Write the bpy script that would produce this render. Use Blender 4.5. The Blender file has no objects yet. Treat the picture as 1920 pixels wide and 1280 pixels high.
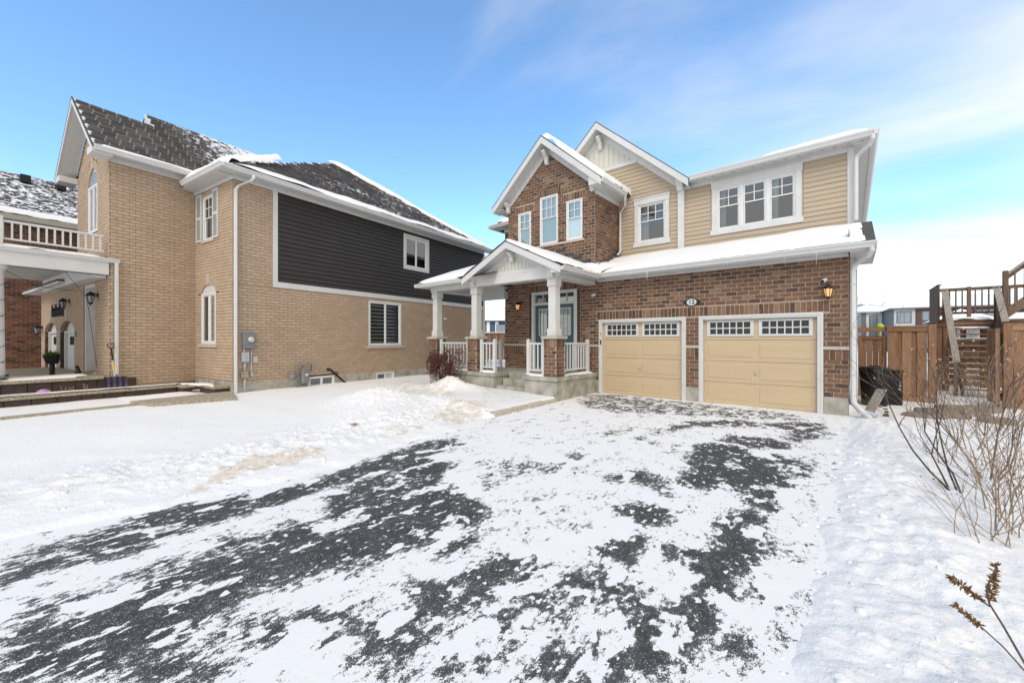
import bpy, bmesh, math, random
import numpy as np
from mathutils import Vector, Matrix
random.seed(7); RNG=np.random.RandomState(11)
scn=bpy.context.scene
C=scn.collection
R=math.radians
# ------------------------------------------------------------------ camera
YAW=math.atan(635/750.)
cam=bpy.data.cameras.new('camera'); cam.sensor_width=36; cam.lens=36*750/1920.; cam.shift_y=-3/1920.
cam.clip_end=3000; cam.clip_start=.05
co=bpy.data.objects.new('camera',cam); C.objects.link(co)
CAM=(0.033,-11.2,1.63); co.location=CAM; co.rotation_euler=(R(90),0,YAW); scn.camera=co
# ------------------------------------------------------------------ world, sun, exposure
SUN_AZ=R(155); SUN_EL=R(42)      # azimuth clockwise from +y
w=bpy.data.worlds.new('World'); scn.world=w; w.use_nodes=True
nt=w.node_tree; nt.nodes.clear()
def N(t,ty,**k):
    n=t.nodes.new(ty)
    for a,b in k.items(): setattr(n,a,b)
    return n
sky=N(nt,'ShaderNodeTexSky'); sky.sky_type='NISHITA'; sky.sun_disc=False
sky.sun_elevation=SUN_EL; sky.sun_rotation=SUN_AZ; sky.air_density=1.0; sky.dust_density=.6; sky.ozone_density=2.2
tc=N(nt,'ShaderNodeTexCoord'); sep=N(nt,'ShaderNodeSeparateXYZ'); nt.links.new(tc.outputs['Generated'],sep.inputs[0])
def mth(t,op,a,b=None,c=None,clamp=False):
    n=N(t,'ShaderNodeMath',operation=op,use_clamp=clamp)
    for i,x in enumerate((a,b,c)):
        if x is None: continue
        if hasattr(x,'links'): t.links.new(x,n.inputs[i])
        else: n.inputs[i].default_value=x
    return n.outputs[0]
zz=mth(nt,'MAXIMUM',sep.outputs[2],0.0)
den=mth(nt,'ADD',zz,.28)
cx=mth(nt,'DIVIDE',sep.outputs[0],den); cy=mth(nt,'DIVIDE',sep.outputs[1],den)
cmb=N(nt,'ShaderNodeCombineXYZ'); nt.links.new(cx,cmb.inputs[0]); nt.links.new(cy,cmb.inputs[1])
mp=N(nt,'ShaderNodeMapping'); nt.links.new(cmb.outputs[0],mp.inputs[0]); mp.inputs['Rotation'].default_value=(0,0,R(-38)); mp.inputs['Scale'].default_value=(.55,1.5,1); mp.inputs['Location'].default_value=(.9,2.6,0)
no=N(nt,'ShaderNodeTexNoise'); nt.links.new(mp.outputs[0],no.inputs['Vector']); no.inputs['Scale'].default_value=1.15; no.inputs['Detail'].default_value=7; no.inputs['Roughness'].default_value=.52; no.inputs['Distortion'].default_value=.35
# thin cloud thickens from the clear north-west toward the south-east, whitish haze at the horizon
east=mth(nt,'ADD',mth(nt,'MULTIPLY',sep.outputs[0],.27),mth(nt,'MULTIPLY',sep.outputs[1],-.13))
cl=mth(nt,'ADD',no.outputs['Fac'],east)
hz=mth(nt,'POWER',mth(nt,'SUBTRACT',1.0,zz),6.0)
cl=mth(nt,'ADD',cl,mth(nt,'MULTIPLY',hz,.46))
mr=N(nt,'ShaderNodeMapRange'); mr.interpolation_type='SMOOTHSTEP'; nt.links.new(cl,mr.inputs[0]); mr.inputs[1].default_value=.29; mr.inputs[2].default_value=.74
mr.inputs[3].default_value=0; mr.inputs[4].default_value=.96
hs=N(nt,'ShaderNodeMixRGB',blend_type='MULTIPLY'); hs.inputs[0].default_value=1; nt.links.new(sky.outputs[0],hs.inputs[1]); hs.inputs[2].default_value=(1.38,1.70,1.84,1)
mix=N(nt,'ShaderNodeMixRGB'); nt.links.new(mr.outputs[0],mix.inputs[0]); nt.links.new(hs.outputs[0],mix.inputs[1]); mix.inputs[2].default_value=(7.0,6.7,6.2,1)
bg=N(nt,'ShaderNodeBackground'); bg.inputs[1].default_value=.15; nt.links.new(mix.outputs[0],bg.inputs[0])
wo=N(nt,'ShaderNodeOutputWorld'); nt.links.new(bg.outputs[0],wo.inputs[0])
sl=bpy.data.lights.new('sun','SUN'); sl.energy=1.35; sl.angle=R(30); sl.color=(1,.91,.78)
so=bpy.data.objects.new('sun',sl); C.objects.link(so)
sd=Vector((math.sin(SUN_AZ)*math.cos(SUN_EL),math.cos(SUN_AZ)*math.cos(SUN_EL),math.sin(SUN_EL)))
so.rotation_euler=(-sd).to_track_quat('-Z','Y').to_euler(); so.location=(6,-20,20)
vs=scn.view_settings; vs.view_transform='Standard'; vs.look='None'; vs.gamma=1; vs.exposure=.20
scn.cycles.max_bounces=6; scn.cycles.diffuse_bounces=4; scn.cycles.transparent_max_bounces=8
# ------------------------------------------------------------------ materials
MATS={}
def mat(name,col,rough=.6,noise=0,nscale=8,bump=0,bscale=60,spec=.3,metal=0,stretch=(1,1,1),emit=None,hue=None):
    m=bpy.data.materials.new(name); m.use_nodes=True; t=m.node_tree; p=t.nodes['Principled BSDF']
    p.inputs['Roughness'].default_value=rough; p.inputs['Specular IOR Level'].default_value=spec; p.inputs['Metallic'].default_value=metal
    p.inputs['Base Color'].default_value=(*col,1)
    if noise or bump:
        g=N(t,'ShaderNodeNewGeometry'); mp=N(t,'ShaderNodeMapping'); t.links.new(g.outputs['Position'],mp.inputs[0]); mp.inputs['Scale'].default_value=stretch
    if noise:
        n=N(t,'ShaderNodeTexNoise'); n.inputs['Scale'].default_value=nscale; n.inputs['Detail'].default_value=6; t.links.new(mp.outputs[0],n.inputs['Vector'])
        r=N(t,'ShaderNodeValToRGB'); t.links.new(n.outputs['Fac'],r.inputs[0])
        r.color_ramp.elements[0].position=.3; r.color_ramp.elements[1].position=.7
        lo=[c*(1-noise) for c in col]; hi=[min(1,c*(1+noise)) for c in (hue or col)]
        r.color_ramp.elements[0].color=(*lo,1); r.color_ramp.elements[1].color=(*hi,1)
        t.links.new(r.outputs[0],p.inputs['Base Color'])
    if bump:
        n2=N(t,'ShaderNodeTexNoise'); n2.inputs['Scale'].default_value=bscale; n2.inputs['Detail'].default_value=4; t.links.new(mp.outputs[0],n2.inputs['Vector'])
        b=N(t,'ShaderNodeBump'); b.inputs['Strength'].default_value=bump; b.inputs['Distance'].default_value=.02; t.links.new(n2.outputs['Fac'],b.inputs['Height']); t.links.new(b.outputs[0],p.inputs['Normal'])
    if emit:
        p.inputs['Emission Color'].default_value=(*emit[0],1); p.inputs['Emission Strength'].default_value=emit[1]
    MATS[name]=m; return m
M=MATS
mat('white_trim',(.61,.605,.585),.45,.05,3,.05,30)
mat('white_plastic',(.60,.60,.585),.35,.03,4)
mat('soffit',(.56,.56,.54),.5,.04,6)
mat('window_frame',(.70,.70,.69),.35,.03,5)
mat('cream_panel',(.58,.57,.51),.5,.05,3)
mat('tan_siding',(.45,.365,.265),.5,.07,2.5,.12,90,stretch=(.3,.3,3))
mat('dark_siding',(.040,.036,.034),.55,.12,2.5,.15,90,stretch=(.3,.3,3))
mat('garage_door',(.54,.418,.266),.42,.04,2,.06,120,stretch=(.4,.4,3))
mat('teal_door',(.045,.115,.13),.4,.08,3)
mat('concrete',(.33,.305,.25),.85,.22,3.5,.35,45,hue=(.40,.38,.33))
mat('stone_cap',(.46,.42,.35),.8,.1,6,.2,60)
mat('stone_sill',(.50,.43,.35),.8,.08,6,.15,60)
mat('flashing',(.05,.055,.065),.5,.2,6)
mat('glass_dark',(.035,.038,.04),.08)
mat('metal_grey',(.19,.205,.21),.45,.1,5,0,40,.4)
mat('metal_light',(.42,.45,.48),.4,.1,5)
mat('black_metal',(.012,.012,.013),.4)
mat('black_plastic',(.010,.010,.011),.38,.2,6)
mat('interior',(.035,.038,.04),.9)
mat('curtain',(.46,.50,.50),.8,.15,9,stretch=(12,12,.3))
mat('blind',(.66,.73,.68),.7,.03,3)
mat('blind_slat',(.46,.52,.50),.7,.05,3)
mat('icicle',(.75,.78,.8),.1,spec=.6)
mat('yellow',(.7,.4,.03),.5); mat('purple_plastic',(.045,.03,.06),.5,.15,12)
mat('orange_lamp',(.6,.42,.2),.4,emit=((1,.50,.16),.55))
mat('green_leaf',(.05,.14,.02),.6,.3,20)
mat('red_tag',(.22,.07,.045),.8,.2,12)
mat('toy_pink',(.45,.25,.5),.5,.3,20)
mat('bark',(.085,.058,.045),.85,.35,14,.3,80)
mat('twig_grey',(.11,.085,.07),.85,.3,20)
mat('twig_tan',(.30,.215,.14),.8,.25,18)
mat('bud',(.42,.36,.24),.7,.2,25)
mat('seed_head',(.16,.085,.025),.8,.45,40)
mat('dry_leaf',(.10,.034,.026),.7,.5,25)
mat('maple_leaf',(.28,.08,.03),.7,.3,40)
mat('grey_wood',(.30,.27,.235),.85,.25,4,.3,60,stretch=(6,6,.7))
mat('hydro_green',(.03,.10,.06),.5)
mat('lime',(.45,.7,.03),.5)
mat('coping',(.26,.215,.15),.9,.65,46,.5,90,hue=(.38,.33,.24))
mat('stepping',(.24,.20,.17),.85,.25,7,.3,40)
mat('brown_stone',(.065,.043,.036),.8,.25,7,.25,40,stretch=(1,1,3))
mat('shingle_dark',(.085,.078,.074),.9,.25,9)
mat('far_grey',(.50,.50,.50),.8); mat('far_dark',(.17,.165,.165),.8); mat('far_brick',(.12,.075,.06),.85,.2,3); mat('far_white',(.7,.7,.69),.7); mat('far_blue',(.06,.10,.16),.7); mat('far_beige',(.42,.38,.32),.8); mat('far_glass',(.25,.30,.33),.15,spec=.6)
def attrnode(t,name):
    a=N(t,'ShaderNodeAttribute'); a.attribute_name=name; return a
def ramp(t,fac,stops,interp='LINEAR'):
    r=N(t,'ShaderNodeValToRGB'); r.color_ramp.interpolation=interp
    el=r.color_ramp.elements
    while len(el)<len(stops): el.new(.5)
    for e,(p_,c_) in zip(el,stops): e.position=p_; e.color=(*c_,1)
    t.links.new(fac,r.inputs[0]); return r.outputs[0]
def brick_mat(name,stops,smear,smear_col,bump=.5,bs=55,var=.25):
    m=bpy.data.materials.new(name); m.use_nodes=True; t=m.node_tree; p=t.nodes['Principled BSDF']; p.inputs['Roughness'].default_value=.88; p.inputs['Specular IOR Level'].default_value=.15
    a=attrnode(t,'rnd'); c=ramp(t,a.outputs['Fac'],stops)
    g=N(t,'ShaderNodeNewGeometry'); n=N(t,'ShaderNodeTexNoise'); n.inputs['Scale'].default_value=9; n.inputs['Detail'].default_value=8; n.inputs['Roughness'].default_value=.65; t.links.new(g.outputs['Position'],n.inputs['Vector'])
    nl=N(t,'ShaderNodeTexNoise'); nl.inputs['Scale'].default_value=.7; nl.inputs['Detail'].default_value=5; t.links.new(g.outputs['Position'],nl.inputs['Vector'])
    v=ramp(t,mth(t,'ADD',mth(t,'MULTIPLY',n.outputs['Fac'],.65),mth(t,'MULTIPLY',nl.outputs['Fac'],.35)),[(.34,(1-var,)*3),(.66,(1+var*.9,)*3)])
    mm=N(t,'ShaderNodeMixRGB',blend_type='MULTIPLY'); mm.inputs[0].default_value=1; t.links.new(c,mm.inputs[1]); t.links.new(v,mm.inputs[2])
    n2=N(t,'ShaderNodeTexNoise'); n2.inputs['Scale'].default_value=17; n2.inputs['Detail'].default_value=5; t.links.new(g.outputs['Position'],n2.inputs['Vector'])
    s=N(t,'ShaderNodeMapRange'); s.inputs[1].default_value=smear; s.inputs[2].default_value=smear+.12; t.links.new(n2.outputs['Fac'],s.inputs[0])
    sm=N(t,'ShaderNodeMixRGB'); t.links.new(mth(t,'MULTIPLY',s.outputs[0],.7),sm.inputs[0]); t.links.new(mm.outputs[0],sm.inputs[1]); sm.inputs[2].default_value=(*smear_col,1)
    t.links.new(sm.outputs[0],p.inputs['Base Color'])
    n3=N(t,'ShaderNodeTexNoise'); n3.inputs['Scale'].default_value=bs; n3.inputs['Detail'].default_value=3; t.links.new(g.outputs['Position'],n3.inputs['Vector'])
    b=N(t,'ShaderNodeBump'); b.inputs['Strength'].default_value=bump; b.inputs['Distance'].default_value=.012; t.links.new(n3.outputs['Fac'],b.inputs['Height']); t.links.new(b.outputs[0],p.inputs['Normal'])
    M[name]=m
brick_mat('brick_brown',[(0,(.078,.054,.045)),(.13,(.115,.071,.052)),(.28,(.160,.089,.058)),(.65,(.188,.104,.066)),(.9,(.215,.127,.081)),(1,(.28,.19,.13))],.62,(.36,.27,.19))
brick_mat('brick_tan',[(0,(.42,.312,.222)),(.5,(.452,.337,.24)),(1,(.48,.358,.256))],.75,(.45,.38,.28),.4,40,.12)
brick_mat('brick_red',[(0,(.05,.03,.027)),(.3,(.13,.06,.042)),(.7,(.19,.075,.048)),(1,(.22,.11,.07))],.66,(.3,.22,.17))
mat('mortar_brown',(.40,.32,.25),.95,.15,12,.4,80)
mat('mortar_tan',(.225,.168,.122),.95,.15,12,.3,80)
# panes: thin clear glass that mirrors the sky
def glass(name,tint,refl,base=.03):
    m=bpy.data.materials.new(name); m.use_nodes=True; t=m.node_tree; t.nodes.clear()
    tr=N(t,'ShaderNodeBsdfTransparent'); tr.inputs[0].default_value=(*tint,1); gl=N(t,'ShaderNodeBsdfGlossy'); gl.inputs['Roughness'].default_value=.01; gl.inputs[0].default_value=(.9,.95,1,1)
    lw=N(t,'ShaderNodeFresnel'); lw.inputs[0].default_value=1.5
    f=mth(t,'ADD',mth(t,'MULTIPLY',lw.outputs[0],refl),base,clamp=True)
    mx=N(t,'ShaderNodeMixShader'); t.links.new(f,mx.inputs[0]); t.links.new(tr.outputs[0],mx.inputs[1]); t.links.new(gl.outputs[0],mx.inputs[2])
    o=N(t,'ShaderNodeOutputMaterial'); t.links.new(mx.outputs[0],o.inputs[0]); M[name]=m
glass('pane_glass',(.88,.92,.90),1.6,.09)
# cedar boards
def wood(name,stops,vert=True):
    m=bpy.data.materials.new(name); m.use_nodes=True; t=m.node_tree; p=t.nodes['Principled BSDF']; p.inputs['Roughness'].default_value=.8; p.inputs['Specular IOR Level'].default_value=.2
    oi=N(t,'ShaderNodeObjectInfo'); tcn=N(t,'ShaderNodeNewGeometry'); mp=N(t,'ShaderNodeMapping'); t.links.new(tcn.outputs['Position'],mp.inputs[0]); mp.inputs['Scale'].default_value=(14,14,1.2) if vert else (1.2,14,14)
    off=N(t,'ShaderNodeCombineXYZ'); t.links.new(mth(t,'MULTIPLY',oi.outputs['Random'],50),off.inputs[0]); t.links.new(off.outputs[0],mp.inputs['Location'])
    n=N(t,'ShaderNodeTexNoise'); n.inputs['Scale'].default_value=2; n.inputs['Detail'].default_value=6; n.inputs['Distortion'].default_value=.6; t.links.new(mp.outputs[0],n.inputs['Vector'])
    f=mth(t,'ADD',mth(t,'MULTIPLY',n.outputs['Fac'],.6),mth(t,'MULTIPLY',oi.outputs['Random'],.4))
    c=ramp(t,f,stops); t.links.new(c,p.inputs['Base Color'])
    b=N(t,'ShaderNodeBump'); b.inputs['Strength'].default_value=.3; b.inputs['Distance'].default_value=.01; t.links.new(n.outputs['Fac'],b.inputs['Height']); t.links.new(b.outputs[0],p.inputs['Normal']); M[name]=m
wood('cedar',[(.25,(.155,.082,.045)),(.5,(.25,.138,.077)),(.75,(.34,.212,.132))])
wood('cedar_h',[(.25,(.18,.098,.057)),(.5,(.275,.157,.092)),(.75,(.36,.228,.142))],False)
wood('deck_wood',[(.25,(.08,.050,.036)),(.5,(.145,.092,.065)),(.75,(.22,.15,.11))])
# snow
def snow_mat(name,tan=False,bs=26,bst=.35):
    m=bpy.data.materials.new(name); m.use_nodes=True; t=m.node_tree; p=t.nodes['Principled BSDF']; p.inputs['Roughness'].default_value=.65; p.inputs['Specular IOR Level'].default_value=.2
    p.inputs['Base Color'].default_value=(.84,.825,.80,1)
    g=N(t,'ShaderNodeNewGeometry')
    if tan:
        a=attrnode(t,'tan'); n=N(t,'ShaderNodeTexNoise'); n.inputs['Scale'].default_value=5; n.inputs['Detail'].default_value=8; n.inputs['Roughness'].default_value=.65; t.links.new(g.outputs['Position'],n.inputs['Vector'])
        f=mth(t,'ADD',a.outputs['Fac'],mth(t,'MULTIPLY',mth(t,'SUBTRACT',n.outputs['Fac'],.5),2.6))
        s=N(t,'ShaderNodeMapRange'); s.inputs[1].default_value=.45; s.inputs[2].default_value=.75; s.inputs[4].default_value=.7; t.links.new(f,s.inputs[0])
        n4=N(t,'ShaderNodeTexNoise'); n4.inputs['Scale'].default_value=14; n4.inputs['Detail'].default_value=4; t.links.new(g.outputs['Position'],n4.inputs['Vector'])
        c=ramp(t,n4.outputs['Fac'],[(.3,(.55,.43,.29)),(.7,(.74,.65,.52))])
        mx=N(t,'ShaderNodeMixRGB'); t.links.new(s.outputs[0],mx.inputs[0]); mx.inputs[1].default_value=(.84,.825,.80,1); t.links.new(c,mx.inputs[2]); t.links.new(mx.outputs[0],p.inputs['Base Color'])
    n3=N(t,'ShaderNodeTexNoise'); n3.inputs['Scale'].default_value=bs; n3.inputs['Detail'].default_value=6; n3.inputs['Roughness'].default_value=.6; t.links.new(g.outputs['Position'],n3.inputs['Vector'])
    hgt=n3.outputs['Fac']
    if tan:      # crumbled, shovelled snow where 'rough' says so
        ra=attrnode(t,'rough'); acc=None
        for sc_,am in((11,1.0),(23,.7),(48,.4)):
            vo=N(t,'ShaderNodeTexVoronoi'); vo.inputs['Scale'].default_value=sc_; nd=N(t,'ShaderNodeMixRGB'); nd.blend_type='ADD'; nd.inputs[0].default_value=.12; t.links.new(g.outputs['Position'],nd.inputs[1]); t.links.new(n3.outputs['Color'],nd.inputs[2]); t.links.new(nd.outputs[0],vo.inputs['Vector'])
            q=mth(t,'MULTIPLY',mth(t,'SUBTRACT',.8,vo.outputs['Distance']),am*1.6); acc=q if acc is None else mth(t,'ADD',acc,q)
        hgt=mth(t,'ADD',hgt,mth(t,'MULTIPLY',acc,ra.outputs['Fac']))
    b=N(t,'ShaderNodeBump'); b.inputs['Strength'].default_value=bst; b.inputs['Distance'].default_value=.03; t.links.new(hgt,b.inputs['Height']); t.links.new(b.outputs[0],p.inputs['Normal'])
    M[name]=m
snow_mat('snow',False,14,.2); snow_mat('snow_ground',True,22,.42)
# asphalt with trodden thin snow: 'bare' attribute says where the tar shows
def asphalt():
    m=bpy.data.materials.new('asphalt'); m.use_nodes=True; t=m.node_tree; p=t.nodes['Principled BSDF']
    g=N(t,'ShaderNodeNewGeometry'); mp=N(t,'ShaderNodeMapping'); t.links.new(g.outputs['Position'],mp.inputs[0]); mp.inputs['Scale'].default_value=(1.3,.8,1)
    def nz(sc,det,ro,vec): 
        n=N(t,'ShaderNodeTexNoise'); n.inputs['Scale'].default_value=sc; n.inputs['Detail'].default_value=det; n.inputs['Roughness'].default_value=ro; t.links.new(vec,n.inputs['Vector']); return n.outputs['Fac']
    a=attrnode(t,'bare'); v=mp.outputs[0]
    n0=nz(1.7,4,.6,v); n1=nz(5.0,9,.68,v); n2=nz(20,5,.7,v); n3=nz(150,2,.6,g.outputs['Position'])
    f=mth(t,'ADD',a.outputs['Fac'],mth(t,'MULTIPLY',mth(t,'SUBTRACT',n1,.5),2.3))
    f=mth(t,'ADD',f,mth(t,'MULTIPLY',mth(t,'SUBTRACT',n0,.5),.7))
    f=mth(t,'ADD',f,mth(t,'MULTIPLY',mth(t,'SUBTRACT',n2,.5),1.35))
    f=mth(t,'ADD',f,mth(t,'MULTIPLY',mth(t,'SUBTRACT',n3,.5),1.1))
    isl=N(t,'ShaderNodeMapRange'); isl.inputs[1].default_value=.56; isl.inputs[2].default_value=.62; t.links.new(nz(3.6,2.5,.5,v),isl.inputs[0])
    isp=N(t,'ShaderNodeMapRange'); isp.inputs[1].default_value=.60; isp.inputs[2].default_value=.66; t.links.new(nz(13,2,.5,v),isp.inputs[0])
    f=mth(t,'SUBTRACT',f,mth(t,'ADD',mth(t,'MULTIPLY',isl.outputs[0],.75),mth(t,'MULTIPLY',isp.outputs[0],.8)))
    s=N(t,'ShaderNodeMapRange'); s.inputs[1].default_value=.31; s.inputs[2].default_value=.37; s.interpolation_type='SMOOTHSTEP'; t.links.new(f,s.inputs[0])
    # stray grains of snow on the tar
    vo=N(t,'ShaderNodeTexVoronoi'); vo.inputs['Scale'].default_value=95; t.links.new(g.outputs['Position'],vo.inputs['Vector'])
    gr=mth(t,'LESS_THAN',vo.outputs['Distance'],mth(t,'ADD',.10,mth(t,'MULTIPLY',nz(7,3,.6,g.outputs['Position']),.32)))
    wn=N(t,'ShaderNodeSeparateColor'); t.links.new(vo.outputs['Color'],wn.inputs[0])
    gr=mth(t,'MULTIPLY',gr,mth(t,'GREATER_THAN',wn.outputs[0],.58))
    fm=N(t,'ShaderNodeMapRange'); fm.inputs[1].default_value=.95; fm.inputs[2].default_value=.38; fm.inputs[3].default_value=0; fm.inputs[4].default_value=.09; t.links.new(f,fm.inputs[0])
    film=mth(t,'MULTIPLY',fm.outputs[0],mth(t,'ADD',.4,nz(60,4,.7,g.outputs['Position'])))
    snowf=mth(t,'MAXIMUM',mth(t,'MAXIMUM',mth(t,'SUBTRACT',1.0,s.outputs[0]),film),mth(t,'MULTIPLY',gr,.6))
    tar=ramp(t,nz(170,3,.7,g.outputs['Position']),[(.3,(.028,.028,.027)),(.7,(.086,.085,.082))])
    mx=N(t,'ShaderNodeMixRGB'); t.links.new(snowf,mx.inputs[0]); t.links.new(tar,mx.inputs[1]); mx.inputs[2].default_value=(.83,.815,.79,1); t.links.new(mx.outputs[0],p.inputs['Base Color'])
    p.inputs['Roughness'].default_value=.75; p.inputs['Specular IOR Level'].default_value=.2
    h=mth(t,'ADD',mth(t,'MULTIPLY',mth(t,'SUBTRACT',1.0,s.outputs[0]),1.0),mth(t,'MULTIPLY',nz(28,6,.65,g.outputs['Position']),.8))
    b=N(t,'ShaderNodeBump'); b.inputs['Strength'].default_value=.45; b.inputs['Distance'].default_value=.012; t.links.new(h,b.inputs['Height']); t.links.new(b.outputs[0],p.inputs['Normal'])
    M['asphalt']=m
asphalt()
# shingles: dark tabs with drifted snow
def shingle():
    m=bpy.data.materials.new('shingle'); m.use_nodes=True; t=m.node_tree; p=t.nodes['Principled BSDF']; p.inputs['Roughness'].default_value=.9; p.inputs['Specular IOR Level'].default_value=.15
    a=attrnode(t,'rnd'); c=ramp(t,a.outputs['Fac'],[(0,(.060,.055,.052)),(.6,(.092,.083,.078)),(1,(.13,.118,.108))])
    sn=attrnode(t,'snow'); g=N(t,'ShaderNodeNewGeometry'); mp=N(t,'ShaderNodeMapping'); t.links.new(g.outputs['Position'],mp.inputs[0]); mp.inputs['Scale'].default_value=(1,1,2.2)
    n=N(t,'ShaderNodeTexNoise'); n.inputs['Scale'].default_value=4.5; n.inputs['Detail'].default_value=7; n.inputs['Roughness'].default_value=.7; t.links.new(mp.outputs[0],n.inputs['Vector'])
    f=mth(t,'ADD',sn.outputs['Fac'],mth(t,'MULTIPLY',mth(t,'SUBTRACT',n.outputs['Fac'],.5),1.9))
    s=N(t,'ShaderNodeMapRange'); s.inputs[1].default_value=.52; s.inputs[2].default_value=.62; t.links.new(f,s.inputs[0])
    mx=N(t,'ShaderNodeMixRGB'); t.links.new(s.outputs[0],mx.inputs[0]); t.links.new(c,mx.inputs[1]); mx.inputs[2].default_value=(.85,.86,.88,1); t.links.new(mx.outputs[0],p.inputs['Base Color'])
    M['shingle']=m
shingle()
# ------------------------------------------------------------------ helpers
class Fr:                      # wall frame: u along the wall, w outward, z up
    def __init__(s,o,u,n): s.o=np.array(o,float); s.u=np.array(u,float); s.n=np.array(n,float); s.k=np.array((0,0,1.))
    def __call__(s,u,w,z): return tuple(s.o+s.u*u+s.n*w+s.k*z)
ID=Fr((0,0,0),(1,0,0),(0,1,0))
BOXF=[(0,3,2,1),(4,5,6,7),(0,1,5,4),(1,2,6,5),(2,3,7,6),(3,0,4,7)]
class MB:
    def __init__(s): s.v=[]; s.f=[]; s.r=[]; s.s=[]
    def add(s,v,f,r=0.,sn=0.):
        b=len(s.v); s.v+=[tuple(p) for p in v]; s.f+=[tuple(i+b for i in q) for q in f]; s.r+=[r]*len(f); s.s+=[sn]*len(f); return s
    def box(s,u0,u1,w0,w1,z0,z1,F=ID,r=0.):
        return s.add([F(u0,w0,z0),F(u1,w0,z0),F(u1,w1,z0),F(u0,w1,z0),F(u0,w0,z1),F(u1,w0,z1),F(u1,w1,z1),F(u0,w1,z1)],BOXF,r)
    def prism(s,poly,vec,r=0.):
        n=len(poly); vec=np.array(vec,float)
        v=[tuple(p) for p in poly]+[tuple(np.array(p)+vec) for p in poly]
        f=[tuple(range(n))[::-1],tuple(range(n,2*n))]+[(i,(i+1)%n,n+(i+1)%n,n+i) for i in range(n)]
        return s.add(v,f,r)
    def tube(s,pts,rad,n=6,cap=True,r=0.):
        pts=[Vector(p) for p in pts]; m=len(pts); rads=rad if hasattr(rad,'__len__') else [rad]*m
        up=None; rings=[]
        for i,p in enumerate(pts):
            d=(pts[min(i+1,m-1)]-pts[max(i-1,0)]).normalized()
            if up is None: up=Vector((0,0,1)) if abs(d.z)<.9 else Vector((1,0,0))
            x=d.cross(up).normalized(); y=x.cross(d).normalized(); up=y
            rings.append([p+(x*math.cos(2*math.pi*k/n)+y*math.sin(2*math.pi*k/n))*rads[i] for k in range(n)])
        v=[q for g in rings for q in g]
        f=[(i*n+k,i*n+(k+1)%n,(i+1)*n+(k+1)%n,(i+1)*n+k) for i in range(m-1) for k in range(n)]
        if cap: f+=[tuple(range(n))[::-1],tuple((m-1)*n+k for k in range(n))]
        return s.add(v,f,r)
    def rtube(s,pts,a,b,side):       # rectangular tube, side = direction of the width a
        pts=[Vector(p) for p in pts]; sd=Vector(side).normalized(); m=len(pts); v=[]
        for i,p in enumerate(pts):
            d0=(p-pts[i-1]).normalized() if i else (pts[1]-p).normalized(); d1=(pts[i+1]-p).normalized() if i<m-1 else d0
            d=(d0+d1).normalized(); q=d.cross(sd).normalized(); k=1/max(.5,d.dot(d0))
            v+=[p+sd*a/2+q*b/2*k,p-sd*a/2+q*b/2*k,p-sd*a/2-q*b/2*k,p+sd*a/2-q*b/2*k]
        f=[(i*4+k,i*4+(k+1)%4,i*4+4+(k+1)%4,i*4+4+k) for i in range(m-1) for k in range(4)]+[(3,2,1,0),tuple((m-1)*4+k for k in range(4))]
        return s.add(v,f)
    def lathe(s,c,prof,n=14,ax=(0,0,1)):
        ax=Vector(ax).normalized(); x=ax.orthogonal().normalized(); y=ax.cross(x); c=Vector(c)
        v=[c+ax*h+(x*math.cos(2*math.pi*k/n)+y*math.sin(2*math.pi*k/n))*r_ for r_,h in prof for k in range(n)]
        m=len(prof); f=[(i*n+k,i*n+(k+1)%n,(i+1)*n+(k+1)%n,(i+1)*n+k) for i in range(m-1) for k in range(n)]+[tuple(range(n))[::-1],tuple((m-1)*n+k for k in range(n))]
        return s.add(v,f)
    def mesh(s,name,material,smooth=False,rnd=False,fix=True):
        me=bpy.data.meshes.new(name); me.from_pydata(s.v,[],s.f)
        if rnd:
            a=me.attributes.new('rnd','FLOAT','FACE'); a.data.foreach_set('value',s.r)
            a=me.attributes.new('snow','FLOAT','FACE'); a.data.foreach_set('value',s.s)
        if fix and len(s.f)<6000:
            bm=bmesh.new(); bm.from_mesh(me); bmesh.ops.recalc_face_normals(bm,faces=bm.faces); bm.to_mesh(me); bm.free()
        if smooth: me.polygons.foreach_set('use_smooth',[True]*len(me.polygons))
        me.materials.append(M[material]); me.update(); return me
    def build(s,name,material,parent=None,bev=0,smooth=False,rnd=False,kind=None,label=None):
        o=bpy.data.objects.new(name,s.mesh(name,material,smooth,rnd)); C.objects.link(o); o.parent=parent
        if bev:
            b=o.modifiers.new('bevel','BEVEL'); b.width=bev; b.segments=1; b.limit_method='ANGLE'
        if kind: o['kind']=kind
        if label: o['label']=label
        return o
def empty(name,loc=(0,0,0),rz=0,label=None,cat=None,group=None):
    o=bpy.data.objects.new(name,None); C.objects.link(o); o.location=loc; o.rotation_euler=(0,0,rz); o.empty_display_size=.2
    if label: tag(o,label,cat,group)
    return o
def tag(o,label=None,cat=None,group=None,kind=None):
    if label: o['label']=label
    if cat: o['category']=cat
    if group: o['group']=group
    if kind: o['kind']=kind
    return o
def Box(name,mt,parent,u0,u1,w0,w1,z0,z1,F=ID,bev=.004,label=None):
    return MB().box(u0,u1,w0,w1,z0,z1,F).build(name,mt,parent,bev,label=label)
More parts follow.
